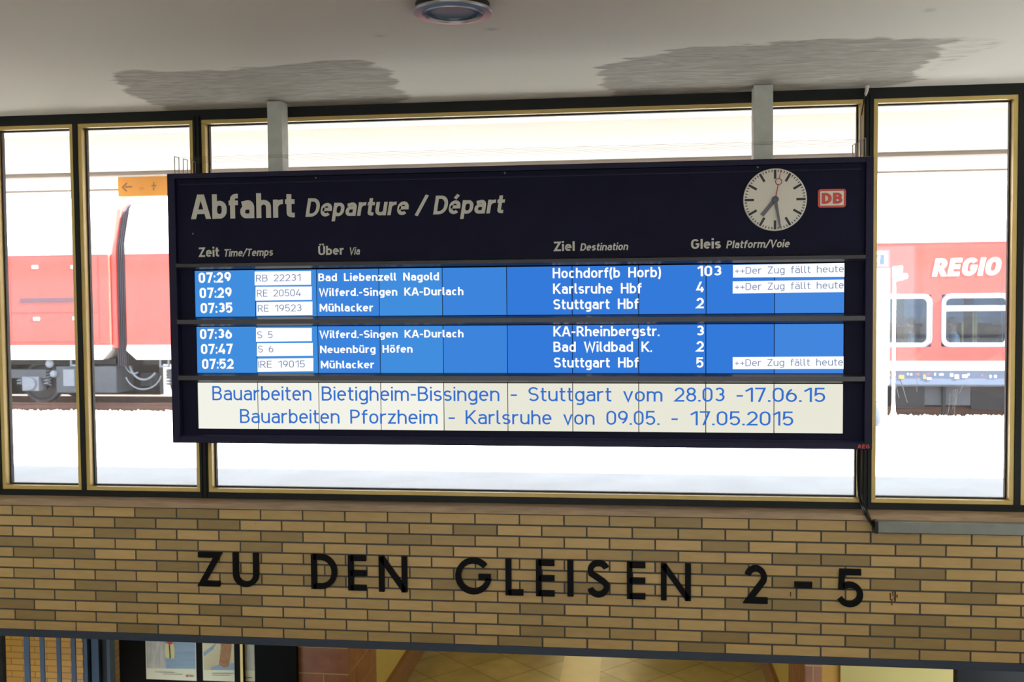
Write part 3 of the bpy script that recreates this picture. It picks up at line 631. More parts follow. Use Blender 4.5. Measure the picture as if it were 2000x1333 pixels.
# bird wire combs and lines
for cx, sg in ((-2.515, 1), (1.172, -1)):
    mb = MB(); tops = []
    for i in range(6):
        y = -.17+i*.046; zt = bz1+.098-(.0 if sg > 0 else .0); tops.append((cx+sg*i*.003, y, zt))
        mb.tube([(cx+sg*i*.003, y, bz1-.004), (cx+sg*i*.003, y, zt)], .0024, 6)
        if i % 2 == 0: mb.tube([(cx+sg*i*.003, y, zt), (cx+sg*i*.003+.001, y+.046, zt)], .0022, 6)
    mb.box(cx-.008, cx+.022, -.18, .07, bz1-.006, bz1+.004)
    mb.build('bird_wire_comb', M['wire'], board)
mb = MB()
for i in range(6): mb.tube([(-2.515+i*.003, -.17+i*.046, bz1+.092), (1.172-i*.003, -.17+i*.046, bz1+.092)], .0006, 4)
mb.build('bird_wire', M['wire'], board)

# ------------------------------------------------------------------ cables and trunking
def smooth_path(pts, n=6):
    P = [Vector(p) for p in pts]; out = []
    for i in range(len(P)-1):
        a, b, c, d = P[max(i-1, 0)], P[i], P[i+1], P[min(i+2, len(P)-1)]
        for j in range(n):
            t = j/n; out.append(.5*((2*b)+(c-a)*t+(2*a-5*b+4*c-d)*t*t+(3*b-a-3*c+d)*t**3))
    return out+[P[-1]]
cbl = thing('cable_bundle', 'black cable bundle running from the board bottom down over the sill to the trunking', 'cable', aty(1710, 1035, -.04))
for k, off in enumerate([(0, 0), (.014, .004), (.007, -.008)]):
    pts = [(1676, 872, .0), (1675.5, 920, .07), (1677, 962, .085), (1682, 985, .06), (1690, 1005, -.035), (1700, 1020, -.042), (1707, 1031, -.045)]
    q = [aty(a, b, c)+Vector((off[0]*(1 if i < 5 else .4), off[1], 0)) for i, (a, b, c) in enumerate(pts)]
    MB().tube(smooth_path(q), .006, 8).build('cable', M['black_rubber'], cbl, smooth=True)
up = thing('cable_conduit', 'pale pink plastic conduit with loose grey wires rising from board top to ceiling', 'conduit', aty(1681, 296, .08))
MB().tube([aty(1682, 304, .07), aty(1681.8, 226, .07)], .0062, 10).build('conduit', M['cable_grey'], up, smooth=True)
MB().tube(smooth_path([aty(1682, 228, .07), aty(1686, 205, .075), aty(1689, 184, .06), aty(1692, 172, .04)]), .0035, 8).build('wire', M['black_rubber'], up, smooth=True)
MB().tube(smooth_path([aty(1690, 186, .07), aty(1692.5, 178, .04), Vector((aty(1694, 172, .03).x, .03, CEIL-.002))]), .007, 8, r1=.012).build('ceiling_grommet', M['plaster'], up, smooth=True)
ty = -.075; ta = aty(1711, 1019, ty); tb = aty(1711, 1040.5, ty)
tr = tag(box(ta.x, 2.86, ty, -.0012, tb.z-.003, ta.z-.003).build('cable_trunking', M['tray'], bevel=.004), 'grey metal cable trunking under the right end of the window sill', 'trunking')
box(ta.x-.004, ta.x+.012, ty-.002, -.0012, tb.z-.006, ta.z).build('end_cap', M['black_rubber'], tr)
box(ta.x+.012, 2.86, ty-.003, ty+.002, ta.z-.012, ta.z-.0025).build('lid', M['tray'], tr)

# ------------------------------------------------------------------ black wall letters
def wl(c):
    k = .155; h = k/2; T = 1-h
    return {
     'Z': (.66, [[(0, T), (.66-h*1.25, T), (h*1.25, h), (.61, h)]]),
     'U': (.74, [[(h, 1), (h, .37)] + EL(.37, .37, .37-h, .37-h, 180, 360, 20)[1:] + [(.74-h, 1)]]),
     'D': (.76, [[(h, 0), (h, 1)], [(h, T)] + EL(.76-h-.5+.1, .5, .4, .5-h, 90, -90, 24) + [(h, h)]]),
     'E': (.52, [[(h, 0), (h, 1)], [(h, T), (.52, T)], [(h, .5), (.52, .5)], [(h, h), (.52, h)]]),
     'N': (.82, [[(h, 0), (h, 1)], [(.82-h, 0), (.82-h, 1)], [(h*.9, 1-h*.5), (.82-h*.9, h*.5)]]),
     'G': (1.0, [EL(.5, .5, .5-h, .5-h, 40, 360-8, 32) , [(.64, .5-.02), (1-h*.3, .5-.02)]]),
     'L': (.48, [[(h, 0), (h, 1)], [(h, h), (.48, h)]]),
     'I': (k, [[(h, 0), (h, 1)]]),
     'S': (.60, [EL(.31, T-.2, .25-h*.4, .2, 20, 205, 16)+[(.42, .44)]+EL(.30, h+.21, .30-h, .21, 20, -165, 16)]),
     '2': (.62, [EL(.30, T-.235, .30-h, .235, 165, -22, 16)+[(h*1.5, h), (.62, h)]]),
     '-': (.5, [[(0, .5), (.5, .5)]]),
     '5': (.70, [[(.64, T), (.12, T), (.095, .46)] , EL(.33, h+.255, .37-h, .255, 128, -155, 20)])}[c]
def wall_letter(c, x0, yb0, x1, ytop, ybot, label):
    a = aty(x0, ybot, -.02); b = aty(x1, ybot, -.02); H = Z(x0, ytop, -.02)-Z(x0, ybot-(0), -.02)
    if c == '-': H = .155*7.0*0+ (Z(1636.5, 1112, -.02)-Z(1636.5, 1186.5, -.02)); 
    wd, st = wl(c); sx = (b.x-a.x)/wd; zb = a.z
    if c == '-': zb = (Z(x0, ytop, -.02)+Z(x0, ybot, -.02))/2-.5*H
    mb = MB(); k = .155
    for p in st:
        L, R_, cl = ribbon(p, k); n = len(L)
        f = lambda v, y: (a.x+v.x*sx, y, zb+v.y*H)
        for i in range(n-1):
            q = [L[i], R_[i], R_[i+1], L[i+1]]
            mb.add([f(v, -.02) for v in q]+[f(v, -.0005) for v in q], [(0, 1, 2, 3), (7, 6, 5, 4), (0, 4, 5, 1), (1, 5, 6, 2), (2, 6, 7, 3), (3, 7, 4, 0)])
    return tag(mb.build('wall_letter' if c not in '25-' else ('wall_digit' if c != '-' else 'wall_dash'), M['black_letter']), label, 'sign letter', 'black letters on the brick wall')
for c, x0, x1, yt, yb, lab in [
    ('Z', 387.5, 432, 1079.5, 1145.7, 'black letter Z on the brick wall, first letter of the word ZU'),
    ('U', 455, 505, 1080.5, 1147, 'black letter U on the brick wall, last letter of the word ZU'),
    ('D', 608, 658, 1083.8, 1151, 'black letter D on the brick wall, first letter of the word DEN'),
    ('E', 680, 715, 1086, 1154, 'black letter E on the brick wall, middle letter of the word DEN'),
    ('N', 740, 795, 1087, 1156.5, 'black letter N on the brick wall, last letter of the word DEN'),
    ('G', 889.5, 960, 1090, 1161, 'round black letter G on the brick wall starting the word GLEISEN'),
    ('L', 987.5, 1021.7, 1093, 1163.6, 'black letter L on the brick wall beside the round G'),
    ('E', 1047, 1083, 1094.8, 1165.3, 'black letter E between L and I in the word GLEISEN'),
    ('I', 1108.2, 1120, 1095.7, 1166, 'black letter I, a plain upright bar on the brick wall'),
    ('S', 1147, 1190.2, 1095, 1167.5, 'curved black letter S in the middle of the word GLEISEN'),
    ('E', 1224.5, 1260.7, 1099, 1171, 'black letter E between S and N in the word GLEISEN'),
    ('N', 1291, 1349.5, 1101.5, 1173.5, 'black letter N on the brick wall, last letter of the word GLEISEN'),
    ('2', 1454.5, 1499.5, 1105.3, 1179.3, 'black digit 2 on the brick wall right of the word GLEISEN'),
    ('-', 1552.5, 1586.6, 1138, 1149, 'short black dash between the digits 2 and 5'),
    ('5', 1636.5, 1686, 1112.5, 1186.5, 'black digit 5 with a chipped lower curve at the right end of the lettering')]:
    wall_letter(c, x0, 0, x1, yt, yb, lab)

# ------------------------------------------------------------------ ceiling lamp
lc = (atz(806, 20, CEIL-.03)+atz(961, 28, CEIL-.03))/2; LR = (atz(961, 28, CEIL-.03)-atz(806, 20, CEIL-.03)).length/2
lp = thing('ceiling_downlight', 'round ceiling lamp with a silver ring and bluish reflector hanging loose above the board', 'ceiling lamp', (lc.x, lc.y, CEIL))
zl = CEIL-.03
MB().lathe([(LR*.90, .0), (LR, .004), (LR, .0), (LR*.97, -.006), (LR*.76, -.008), (LR*.74, 0), (LR*.74, .008), (LR*.9, .008)], (lc.x, lc.y, zl), 'z', 64, cap=False).build('ring', M['lamp_metal'], lp, smooth=True)
MB().lathe([(LR*.93, .004), (LR*.93, .03)], (lc.x, lc.y, zl), 'z', 48).build('housing', M['lamp_dark'], lp, smooth=True)
MB().lathe([(LR*.755, -.002), (LR*.735, -.012), (LR*.715, -.002), (LR*.735, .004)], (lc.x, lc.y, zl), 'z', 64, cap=False).build('glass_rim', M['lamp_metal'], lp, smooth=True)
MB().lathe([(LR*.735, .0), (LR*.6, .0035)], (lc.x, lc.y, zl-.001), 'z', 64).build('reflector', M['lamp_glass'], lp, smooth=True)
for i, q in enumerate((.64, .6, .56)): MB().lathe([(LR*q, -.003), (LR*(q-.02), -.004), (LR*(q-.025), -.0005)], (lc.x, lc.y, zl), 'z', 64, cap=False).build('sheen_ring', M['lamp_sheen_blue' if i == 0 else 'lamp_sheen_teal'], lp, smooth=True)  # coloured rings paint in the reflector's blue-green sheen
for i, (hx, hy) in enumerate(HALL_LAMPS):
    l2 = tag(MB().lathe([(.34, .055), (.34, .0), (.3, -.005)], (hx, hy, CEIL-.0545), 'z', 32).build('ceiling_fixture', M['lamp_metal']), 'round hall ceiling fixture behind the viewer', 'ceiling lamp', 'hall ceiling fixtures')

# ------------------------------------------------------------------ passage under the lintel
def solveY(px, py, xt, lo=0., hi=30.):
    for _ in range(60):
        mid = (lo+hi)/2
        if abs(aty(px, py, mid).x) < abs(xt): lo = mid
        else: hi = mid
    return (lo+hi)/2
XL, XR, ZF = -2.95, 1.71, -3.0
YA, YB_ = solveY(681, 1290, XL), solveY(735, 1290, XL)      # tiled pillar, left side of the passage
YC, YD_ = solveY(1572, 1300, XR), solveY(1540, 1300, XR)    # tiled pillar, right side
def paving():
    m = bpy.data.materials.new('passage_paving'); m.use_nodes = True; nt = m.node_tree; N = nt.nodes.new; L = nt.links.new; b = nt.nodes['Principled BSDF']
    tc = N('ShaderNodeTexCoord'); mp = N('ShaderNodeMapping'); mp.inputs['Rotation'].default_value = (0, 0, rad(45)); mp.inputs['Scale'].default_value = (1, 1, 1); L(tc.outputs['Object'], mp.inputs[0])
    bk = N('ShaderNodeTexBrick'); bk.offset = 0; bk.inputs['Scale'].default_value = 1; bk.inputs['Brick Width'].default_value = .62; bk.inputs['Row Height'].default_value = .62
    bk.inputs['Mortar Size'].default_value = .008; bk.inputs['Color1'].default_value = srgb(176, 160, 116); bk.inputs['Color2'].default_value = srgb(160, 146, 104); bk.inputs['Mortar'].default_value = srgb(112, 98, 68)
    L(mp.outputs[0], bk.inputs['Vector'])
    nz = N('ShaderNodeTexNoise'); nz.inputs['Scale'].default_value = 2.5; nz.inputs['Detail'].default_value = 5; L(tc.outputs['Object'], nz.inputs['Vector'])
    mr = N('ShaderNodeMapRange'); mr.inputs[1].default_value = .3; mr.inputs[2].default_value = .7; mr.inputs[3].default_value = .75; mr.inputs[4].default_value = 1.15; L(nz.outputs['Fac'], mr.inputs[0])
    sc = N('ShaderNodeVectorMath'); sc.operation = 'SCALE'; L(bk.outputs['Color'], sc.inputs[0]); L(mr.outputs[0], sc.inputs['Scale']); L(sc.outputs[0], b.inputs['Base Color'])
    b.inputs['Roughness'].default_value = .32; return m
pf = struct(box(-4.6, 2.86, 2.9, 26, ZF-.15, ZF).build('passage_floor', paving()))
box(-.95, -.45, 5.5, 26, ZF, ZF+.004).build('border_strip', mat('strip_stone', srgb(186, 170, 122), rough=.3, noise=.1, scale=3), pf)
struct(MB().box(-7.2, -7, .3, 10.4, -3.2, -.1).build('light_stop_left', M['cream_wall'])); struct(MB().box(6, 6.2, .3, 10.4, -3.2, -.1).build('light_stop_right', M['cream_wall']))  # unseen walls added to stop daylight leaking in below the platform
struct(MB().box(XL-.3, XL, YB_, 10.4, ZF, -.42).box(XL-.3, XL, 10.4, 26, ZF, -.92).build('passage_wall_left', M['cream_wall']))
struct(MB().box(XR, XR+.3, YD_, 10.4, ZF, -.42).box(XR, XR+.3, 10.4, 26, ZF, -.92).build('passage_wall_right', M['cream_wall']))
struct(box(XL-.3, XR+.3, 26, 26.2, ZF-.1, -.92).build('passage_wall_back', M['cream_wall']))
struct(box(XL, XL+.05, YB_, 26, ZF, ZF+.34).build('passage_baseboard_left', M['brown_stone']))
struct(box(XR-.05, XR, YD_, 26, ZF, ZF+.3).build('passage_baseboard_right', M['brown_stone']))
struct(MB().box(-4.6, 2.86, 1.5, 10.4, -.42, -.34).box(-4.6, 2.86, 10.4, 26, -1.02, -.92).box(-4.6, 2.86, 10.3, 10.4, -1.02, -.42).build('passage_ceiling', M['cream_wall']))
for lx, ly, lz in PASS_LAMPS:
    t = tag(box(lx-.7, lx+.7, ly-.12, ly+.12, lz+.015, lz+.05).build('passage_lamp', M['lamp_opal']), 'tube lamp on the passage ceiling hidden above the lintel', 'lamp', 'passage ceiling lamps')
def tiled(name, x0, x1, y0, y1, z0, z1, tw, th, label):
    mb = MB().box(x0+.004, x1-.004, y0+.004, y1-.004, z0, z1); mb.cur = 1; r_ = random.Random(name); z = z0; row = 0
    while z < z1-.02:
        zt = min(z+th, z1); off = (row % 2)*.5*tw
        e = .007
        xs = sorted({x0, x1}|{x0+off+i*tw for i in range(40) if x0 < x0+off+i*tw < x1-.03})
        for a, b in zip(xs[:-1], xs[1:]): mb.box(a+e, b-e, y0, y0+.02, z+e, zt-e)
        ys = sorted({y0, y1}|{y0+off+i*tw for i in range(40) if y0 < y0+off+i*tw < y1-.03})
        for a, b in zip(ys[:-1], ys[1:]): mb.box(x1-.02, x1, a+e, b-e, z+e, zt-e).box(x0, x0+.02, a+e, b-e, z+e, zt-e)
        z += th; row += 1
    return struct(mb.build(name, [M['red_tile_mortar'], M['red_tile']]), label)
zt0 = Z(630, 1317, YA); th_ = Z(630, 1265.5, YA)-zt0
tiled('passage_pillar_left', X(581, 1290, YA), XL, YA, YB_, zt0-th_*8, zt0+th_*3, XL-X(581, 1290, YA), th_, 'reddish brown tiled pillar at the left of the passage below the lintel')
zt1 = Z(1590, 1302, YC); 
tiled('passage_pillar_right', XR, X(1606, 1310, YC), YC, YD_, zt1-th_*8, zt1+th_*3, X(1606, 1310, YC)-XR+.0, th_, 'reddish brown tiled pillar at the right of the passage below the lintel')
struct(box(X(1606, 1310, YC), X(1641, 1310, YC), YC+.02, YC+.2, ZF, -.42).build('passage_trim_orange', M['orange_wall']))
struct(box(X(1641, 1310, YC), 6, YC-.02, YC+.2, ZF, -.42).build('passage_wall_side', M['cream_wall']))
pp = MB(); 
for px in (1877.5, 1886.5): pp.tube([aty(px, 1296, YC-.045)]+[aty(px, 1326, YC-.045)], .011, 8)
pp.tube(smooth_path([aty(1877.5, 1326, YC-.045), aty(1880, 1338, YC-.045), aty(1886.5, 1352, YC-.045), aty(1886.5, 1400, YC-.045)]), .011, 8)
tag(pp.build('wall_pipe', M['orange_wall'], smooth=True), 'thin bent brown pipe on the cream wall below the right end of the lintel', 'pipe')
struct(box(X(1866, 1320, .8), 2.86, .76, .84, ZF, -.1).build('passage_post_right', M['dark_steel']))
struct(box(-4.6, X(11, 1260, .8), .76, .8, ZF, -.1).build('passage_post_left', M['dark_steel']))
# yellow tile wall and blue grille at the far left
ym = bpy.data.materials.new('yellow_tile'); ym.use_nodes = True
def yellow():
    nt = ym.node_tree; N = nt.nodes.new; L = nt.links.new; b = nt.nodes['Principled BSDF']; b.inputs['Roughness'].default_value = .4
    tc = N('ShaderNodeTexCoord'); mp = N('ShaderNodeMapping'); mp.inputs['Rotation'].default_value = (rad(90), 0, 0); bk = N('ShaderNodeTexBrick')
    bk.inputs['Scale'].default_value = 1; bk.inputs['Brick Width'].default_value = .25; bk.inputs['Row Height'].default_value = .0625; bk.inputs['Mortar Size'].default_value = .004
    bk.inputs['Color1'].default_value = srgb(150, 104, 24); bk.inputs['Color2'].default_value = srgb(136, 92, 20); bk.inputs['Mortar'].default_value = srgb(84, 58, 16)
    L(tc.outputs['Object'], mp.inputs[0]); L(mp.outputs[0], bk.inputs['Vector']); L(bk.outputs['Color'], b.inputs['Base Color'])
yellow()
YW = 3.6
struct(box(-6.6, X(212, 1280, YW), YW, YW+.2, ZF, -.42).build('passage_wall_yellow', ym))
lamp_area('side_lamp_light', (-3.9, 2.4, -.48), .9, .2, 2.2, (1, .82, .4), (0, .25, -1))
lamp_area('stair_lamp_light', (-.4, 3.0, -.48), 2.2, .2, 4.5, (1, .84, .46), (0, .3, -1))
YG = 1.9
gr = thing('steel_grille', 'blue steel bar grille in front of the yellow tiles at lower left', 'grille', (X(90, 1290, YG), YG, ZF))
for a, b in ((47, 57.5), (78, 86.5), (110.5, 118.5), (139, 147.5)):
    box(X(a, 1290, YG), X(b, 1290, YG), YG, YG+.012, ZF, -.16).build('bar', M['blue_steel'], gr)
box(X(84, 1290, YG), X(156.5, 1290, YG), YG+.013, YG+.03, Z(110, 1242.5, YG), Z(110, 1225, YG)).build('top_rail', M['dark_steel'], gr)
dr_ = thing('steel_door_frame', 'dark blue steel door frame between the bar grille and the poster case', 'door frame', (X(190, 1290, YG), YG, ZF))
for a, b, d_, m_ in ((158, 164, .03, 'dark_steel'), (164, 170.5, .0, 'blue_steel'), (170.5, 176, .04, 'dark_steel'), (176, 190, .02, 'blue_steel'), (190, 206, .05, 'dark_steel'), (206, 212, .02, 'blue_steel')):
    box(X(a, 1290, YG), X(b, 1290, YG), YG+d_, YG+.1, ZF, -.16).build('frame_profile', M[m_], dr_)
# poster case
YP = YA-.06
cs = thing('poster_case', 'black glazed display case holding three posters left of the tiled pillar', 'display case', (X(400, 1290, YP), YP, ZF))
zb_ = Z(330, 1331, YP)-.9
box(X(215, 1290, YP), X(579, 1290, YP), YP, YP+.06, zb_, -.5).build('back_board', M['case_black'], cs)
box(X(215, 1290, YP-.06), X(221.5, 1290, YP-.06), YP-.06, YP, zb_, -.5).build('edge_profile', M['gold'], cs)
box(X(458, 1290, YP-.06), X(474.5, 1290, YP-.06), YP-.06, YP, zb_, -.5).build('centre_post', M['case_black'], cs)
box(X(469, 1290, YP-.065), X(474, 1290, YP-.065), YP-.065, YP-.0601, zb_, -.5).build('post_edge', M['gold'], cs)
box(X(221.5, 1290, YP), X(579, 1290, YP), YP-.06, YP, zb_-.08, zb_).build('base_rail', M['case_black'], cs)
def quad(mb, pts, y):
    q = [aty(a, b, y) for a, b in pts]; return mb.add([(p.x, y, p.z) for p in q], [tuple(range(len(q)))])
def poster(name, corners, label, items):
    y = YP-.004
    xa = X(corners[0], 1290, y); xb = X(corners[1], 1290, y); z0 = Z(corners[0], corners[3], y); z1 = Z(corners[0], corners[2], y)+.35
    o = tag(box(xa, xb, y, YP-.0005, z0, z1).build('poster', M['paper']), label, 'poster')
    for i, (nm, m_, pts) in enumerate(items): quad(MB(), pts, y-.0008*(1+i)).build(nm, M[m_], o)
poster('p1', (285, 383, 1247, 1327), 'poster of swim fins against pale blue water, left in the black display case', [
    ('picture', 'poster_blue', [(286, 1246), (381, 1249), (382, 1307.5), (287, 1306)]),
    ('pale_figure', 'poster_pale', [(287, 1215), (320, 1215), (324, 1306.5), (287, 1306)]),
    ('fin', 'poster_cream', [(323, 1258), (329, 1258), (331, 1275), (330.5, 1287), (324, 1286.5), (321.5, 1274)]),
    ('fin', 'poster_cream', [(332, 1257), (338, 1256), (341.5, 1270), (340.5, 1287.3), (334, 1287), (331.8, 1272)]),
    ('fin_strap', 'poster_red', [(327, 1247), (335, 1247), (337.5, 1258), (331, 1261), (326, 1257)]),
    ('fin_gap', 'poster_navy', [(329.5, 1261), (332, 1261), (333.8, 1286), (331.5, 1286.5)]),
    ('caption', 'poster_ink', [(303, 1313), (340, 1314), (340, 1314.8), (303, 1313.8)]), ('caption', 'poster_ink', [(318, 1317), (356, 1318), (356, 1318.8), (318, 1317.8)]),
    ('emblem', 'poster_red', [(363, 1319.5), (368, 1319.7), (368, 1323.2), (363, 1323)]), ('caption', 'poster_ink', [(369, 1320.5), (378, 1320.8), (378, 1322.6), (369, 1322.3)])])
poster('p2', (396, 457.5, 1250, 1330), 'poster of a brown boot leg on pale sand, middle in the black display case', [
    ('picture', 'poster_sand', [(397, 1249), (457, 1251), (457, 1310), (398, 1309.5)]),
    ('blue_shade', 'poster_blue', [(397, 1275), (415, 1262), (424, 1255), (416, 1270), (398, 1283)]), ('blue_shade', 'poster_blue', [(412, 1305), (430, 1298), (457, 1296), (457, 1310), (412, 1309.7)]),
    ('boot_leg', 'poster_brown', [(432.5, 1252), (453, 1252), (450, 1280), (446.5, 1303), (437, 1305), (427.5, 1299), (430, 1278)]),
    ('boot_top', 'poster_navy', [(432, 1249), (454, 1250), (453, 1257), (443, 1259), (434, 1256)]),
    ('caption', 'poster_ink', [(414, 1315.5), (457, 1316.3), (457, 1317.1), (414, 1316.3)]), ('caption', 'poster_ink', [(414, 1319), (450, 1319.7), (450, 1320.5), (414, 1319.8)])])
poster('p3', (477.5, 497, 1253, 1331.5), 'narrow strip of a pale poster right of the dark centre post in the case', [
    ('picture', 'poster_pale', [(478, 1253), (496.5, 1253.5), (496.8, 1311), (478, 1310)]),
    ('emblem', 'poster_red', [(478, 1322.5), (481.5, 1322.6), (481.5, 1326), (478, 1325.8)]), ('caption', 'poster_ink', [(483, 1323.5), (492, 1323.8), (492, 1325.6), (483, 1325.3)])])

# ------------------------------------------------------------------ platform, canopy, track
struct(box(-26, 22, .3, 10.45, -.14, 0).build('platform', M['platform']))
struct(box(-26, 22, 10.45, 10.75, -.6, .003).build('platform_edge', M['edge_stone']))
gm = MB(); rg = random.Random(7)
for i in range(2600):
    x = rg.uniform(-15, 9); y = 10.62+rg.gauss(0, .07); r_ = rg.uniform(.012, .036); z = .003+r_*.35
    vs = [(x+r_*rg.uniform(.7, 1.2)*a, y+r_*rg.uniform(.7, 1.2)*b, z+r_*rg.uniform(.6, 1.1)*c) for a, b, c in ((1, 0, 0), (-1, 0, 0), (0, 1, 0), (0, -1, 0), (0, 0, 1), (0, 0, -.5))]
    gm.add(vs, [(0, 2, 4), (2, 1, 4), (1, 3, 4), (3, 0, 4), (2, 0, 5), (1, 2, 5), (3, 1, 5), (0, 3, 5)])
g_ = tag(gm.build('gravel', M['gravel']), 'loose pale gravel along the far platform edge', 'gravel'); g_['kind'] = 'stuff'
struct(box(-60, 60, 10.75, 90, -.9, -.53).build('track_bed', M['ballast']))
RT = -.36
def rail(y, label):
    p = [(-.07, -.53), (.07, -.53), (.07, -.515), (.012, -.49), (.012, -.41), (.036, -.40), (.036, RT), (-.036, RT), (-.036, -.40), (-.012, -.41), (-.012, -.49), (-.07, -.515)]
    return tag(MB().prism([(y+a, b) for a, b in p], 'x', -60, 60).build('rail', M['rail']), label, 'rail')
rail(15.68, 'rusty rail under the near wheels of the red train'); rail(17.12, 'rusty rail under the far wheels of the red train')
# canopy
ZC = 3.135
cp = MB(); cp.box(-26, 22, .3, 3.62, ZC, ZC+.2).box(-26, 22, 3.7, 5.0, ZC+.005, ZC+.16)
canopy = struct(cp.build('canopy', M['canopy_paint']))
box(-26, 22, 3.6, 3.72, ZC-.035, ZC+.05).build('edge_beam', M['beam_taupe'], canopy)
box(-26, 22, 4.98, 5.05, ZC-.012, ZC+.16).build('gutter', M['beam_taupe'], canopy)
struct(box(-26, 22, .3, .31, 2.9, ZC+.2).build('trim_20', M['canopy_paint']))
ys_ = 3.95
sg = thing('direction_sign', 'yellow hanging direction sign with arrow seen through the left window', 'sign', aty(275, 343, ys_))
sa = aty(231, 384, ys_); sb = aty(470, 339, ys_); sz1 = Z(231, 344, ys_)
box(sa.x, sb.x, ys_, ys_+.09, sa.z, sz1).build('sign_panel', M['sign_yellow'], sg)
for px in (262, 302): box(X(px-4, 340, ys_), X(px+4, 340, ys_), ys_+.02, ys_+.07, sz1-.001, ZC+.004).build('bracket', M['beam_taupe'], sg)
mb = MB()
def seg(mb, pts, wpx, y):
    q = [aty(a, b, y) for a, b in pts]; L, R_, cl = ribbon([(p.x, p.z) for p in q], wpx*.0048); k = len(L)
    for i in range(k-1): mb.add([(v.x, y, v.y) for v in (L[i], R_[i], R_[i+1], L[i+1])], [(0, 1, 2, 3)])
yy = ys_-.002
seg(mb, [(248, 357.5), (239.5, 366), (247.5, 374)], 3, yy); seg(mb, [(244, 365.4), (258.5, 365)], 3, yy)
seg(mb, [(300, 356), (300, 361.5)], 2.4, yy); seg(mb, [(296, 363), (304.5, 362.8)], 3, yy); seg(mb, [(300, 366), (300, 372)], 3.4, yy)
mb.build('arrow_and_pictogram', M['sign_ink'], sg)
mb = MB(); text_mesh(mb, 'WC', X(272, 371, yy), Z(272, 371.6, yy), X(283.5, 371, yy), Z(283.5, 371.3, yy), .028, yy, w=.2); mb.build('sign_lettering', M['sign_ink_pale'], sg)
yl = 4.1
la_ = aty(1600, 305, yl); lb_ = aty(1912, 294, yl)
fx = thing('platform_light', 'long beige strip light under the canopy edge above the right coach', 'lamp', (lb_.x, yl, lb_.z))
zl_ = Z(1800, 303, yl)
box(la_.x, X(1895, 300, yl), yl, yl+.12, zl_, zl_+.035).build('lamp_body', M['beam_taupe'], fx)
box(X(1895, 300, yl), X(1912, 300, yl), yl-.003, yl+.123, zl_-.003, zl_+.038).build('end_cap', M['plinth_cream'], fx)
box(la_.x+.05, X(1885, 300, yl), yl+.01, yl+.11, zl_-.02, zl_+.001).build('diffuser', M['logo_white'], fx)
for px in (1760, 1870): box(X(px-1.5, 300, yl), X(px+1.5, 300, yl), yl+.05, yl+.07, zl_+.03, ZC+.006).build('hanger', M['beam_taupe'], fx)

# platform furniture and reflection stand-ins right of the board
yc = 10.05
ic = thing('reflection_box', 'white box standing in for a glass reflection, with a blue name plate, half hidden by the board', 'display case', (X(1700, 800, yc), yc, 0))  # solid box added in place of a white reflection in the window
xe = X(1737, 700, yc); xs0 = X(1655, 700, yc)
box(xs0, xe, yc, yc+.16, Z(1720, 752, yc), Z(1720, 524, yc)).build('reflection_body', M['case_white'], ic)
box(xs0+.05, X(1730, 700, yc), yc-.006, yc, Z(1720, 650, yc), Z(1720, 588, yc)).build('reflection_sheet', M['case_pink'], ic)
box(xs0+.06, X(1727, 700, yc), yc-.009, yc-.005, Z(1720, 648, yc), Z(1720, 590, yc)).build('reflection_paper', M['case_white'], ic)
sp = box(xs0, xe, yc+.02, yc+.1, Z(1720, 521, yc), Z(1720, 488.5, yc)).build('name_sign', M['case_pink'], ic)
box(xs0+.03, X(1732.5, 500, yc), yc+.014, yc+.021, Z(1720, 519, yc), Z(1720, 492, yc)).build('name_field', M['case_white'], sp)
box(xs0+.05, X(1728, 500, yc), yc+.01, yc+.015, Z(1720, 517.5, yc), Z(1720, 497.5, yc)).build('name_plate', M['name_blue'], sp)
mb = MB(); text_mesh(mb, 'bf', X(1707, 516, yc), Z(1710, 516.5, yc), X(1719.5, 516, yc), Z(1720, 516.5, yc), .17, yc+.009, w=.2, gap=.12); mb.build('name_lettering', M['case_white'], sp)
box(xs0-.05, xe-.03, yc-.02, yc+.2, 0, Z(1720, 752, yc)).build('plinth', M['plinth_cream'], ic)
yb = 9.6; bc = aty(1699, 800, yb)
lb2 = thing('litter_bin', 'small dark rounded bin low beside the cream plinth at the right edge of the board', 'bin', (bc.x, yb, 0))
MB().lathe([(.13, 0), (.16, .02), (.20, .1), (.215, .2), (.205, .3), (.17, .37)], (bc.x, yb, 0), 'z', 28).build('bin_body', M['bin_dark'], lb2, smooth=True)
MB().lathe([(.18, .36), (.185, .375), (.15, .42), (.06, .44)], (bc.x, yb, 0), 'z', 28).build('bin_lid', M['bin_dark'], lb2, smooth=True)
yo = 10.2; pc = aty(1746, 640, yo)
lpst = thing('reflection_post', 'slender white shape standing in for a reflection of lamps in the glass, before the red coach', 'reflection stand-in', (pc.x, yo, 0))  # solid post added in place of lamps mirrored in the window
ztop = Z(1746, 545, yo)
MB().tube([(pc.x, yo, .0), (pc.x, yo, ztop)], .021, 12).build('reflection_pole', M['case_white'], lpst, smooth=True)
MB().lathe([(.06, 0), (.06, .05), (.03, .15), (.021, .3)], (pc.x, yo, 0), 'z', 20).build('base', M['case_white'], lpst, smooth=True)
for px, p0, p1, r_ in ((1748, 546, 522, .034), (1758, 546, 521, .034)):
    a = aty(px, p0, yo); b = aty(px, p1, yo); MB().lathe([(r_*.6, 0), (r_, .03), (r_, (b.z-a.z)), (r_*.7, (b.z-a.z)+.01)], (a.x, yo, a.z), 'z', 16).build('reflection_head', M['case_white'], lpst, smooth=True)
a = aty(1764, 540, yo); MB().lathe([(.02, -.06), (.04, -.04), (.04, .05), (.03, .06)], a, 'x', 16).build('reflection_head', M['case_white'], lpst, smooth=True)
MB().tube([(pc.x, yo, ztop-.02), (X(1764, 544, yo), yo, Z(1764, 544, yo))], .022, 8).build('reflection_arm', M['case_white'], lpst)

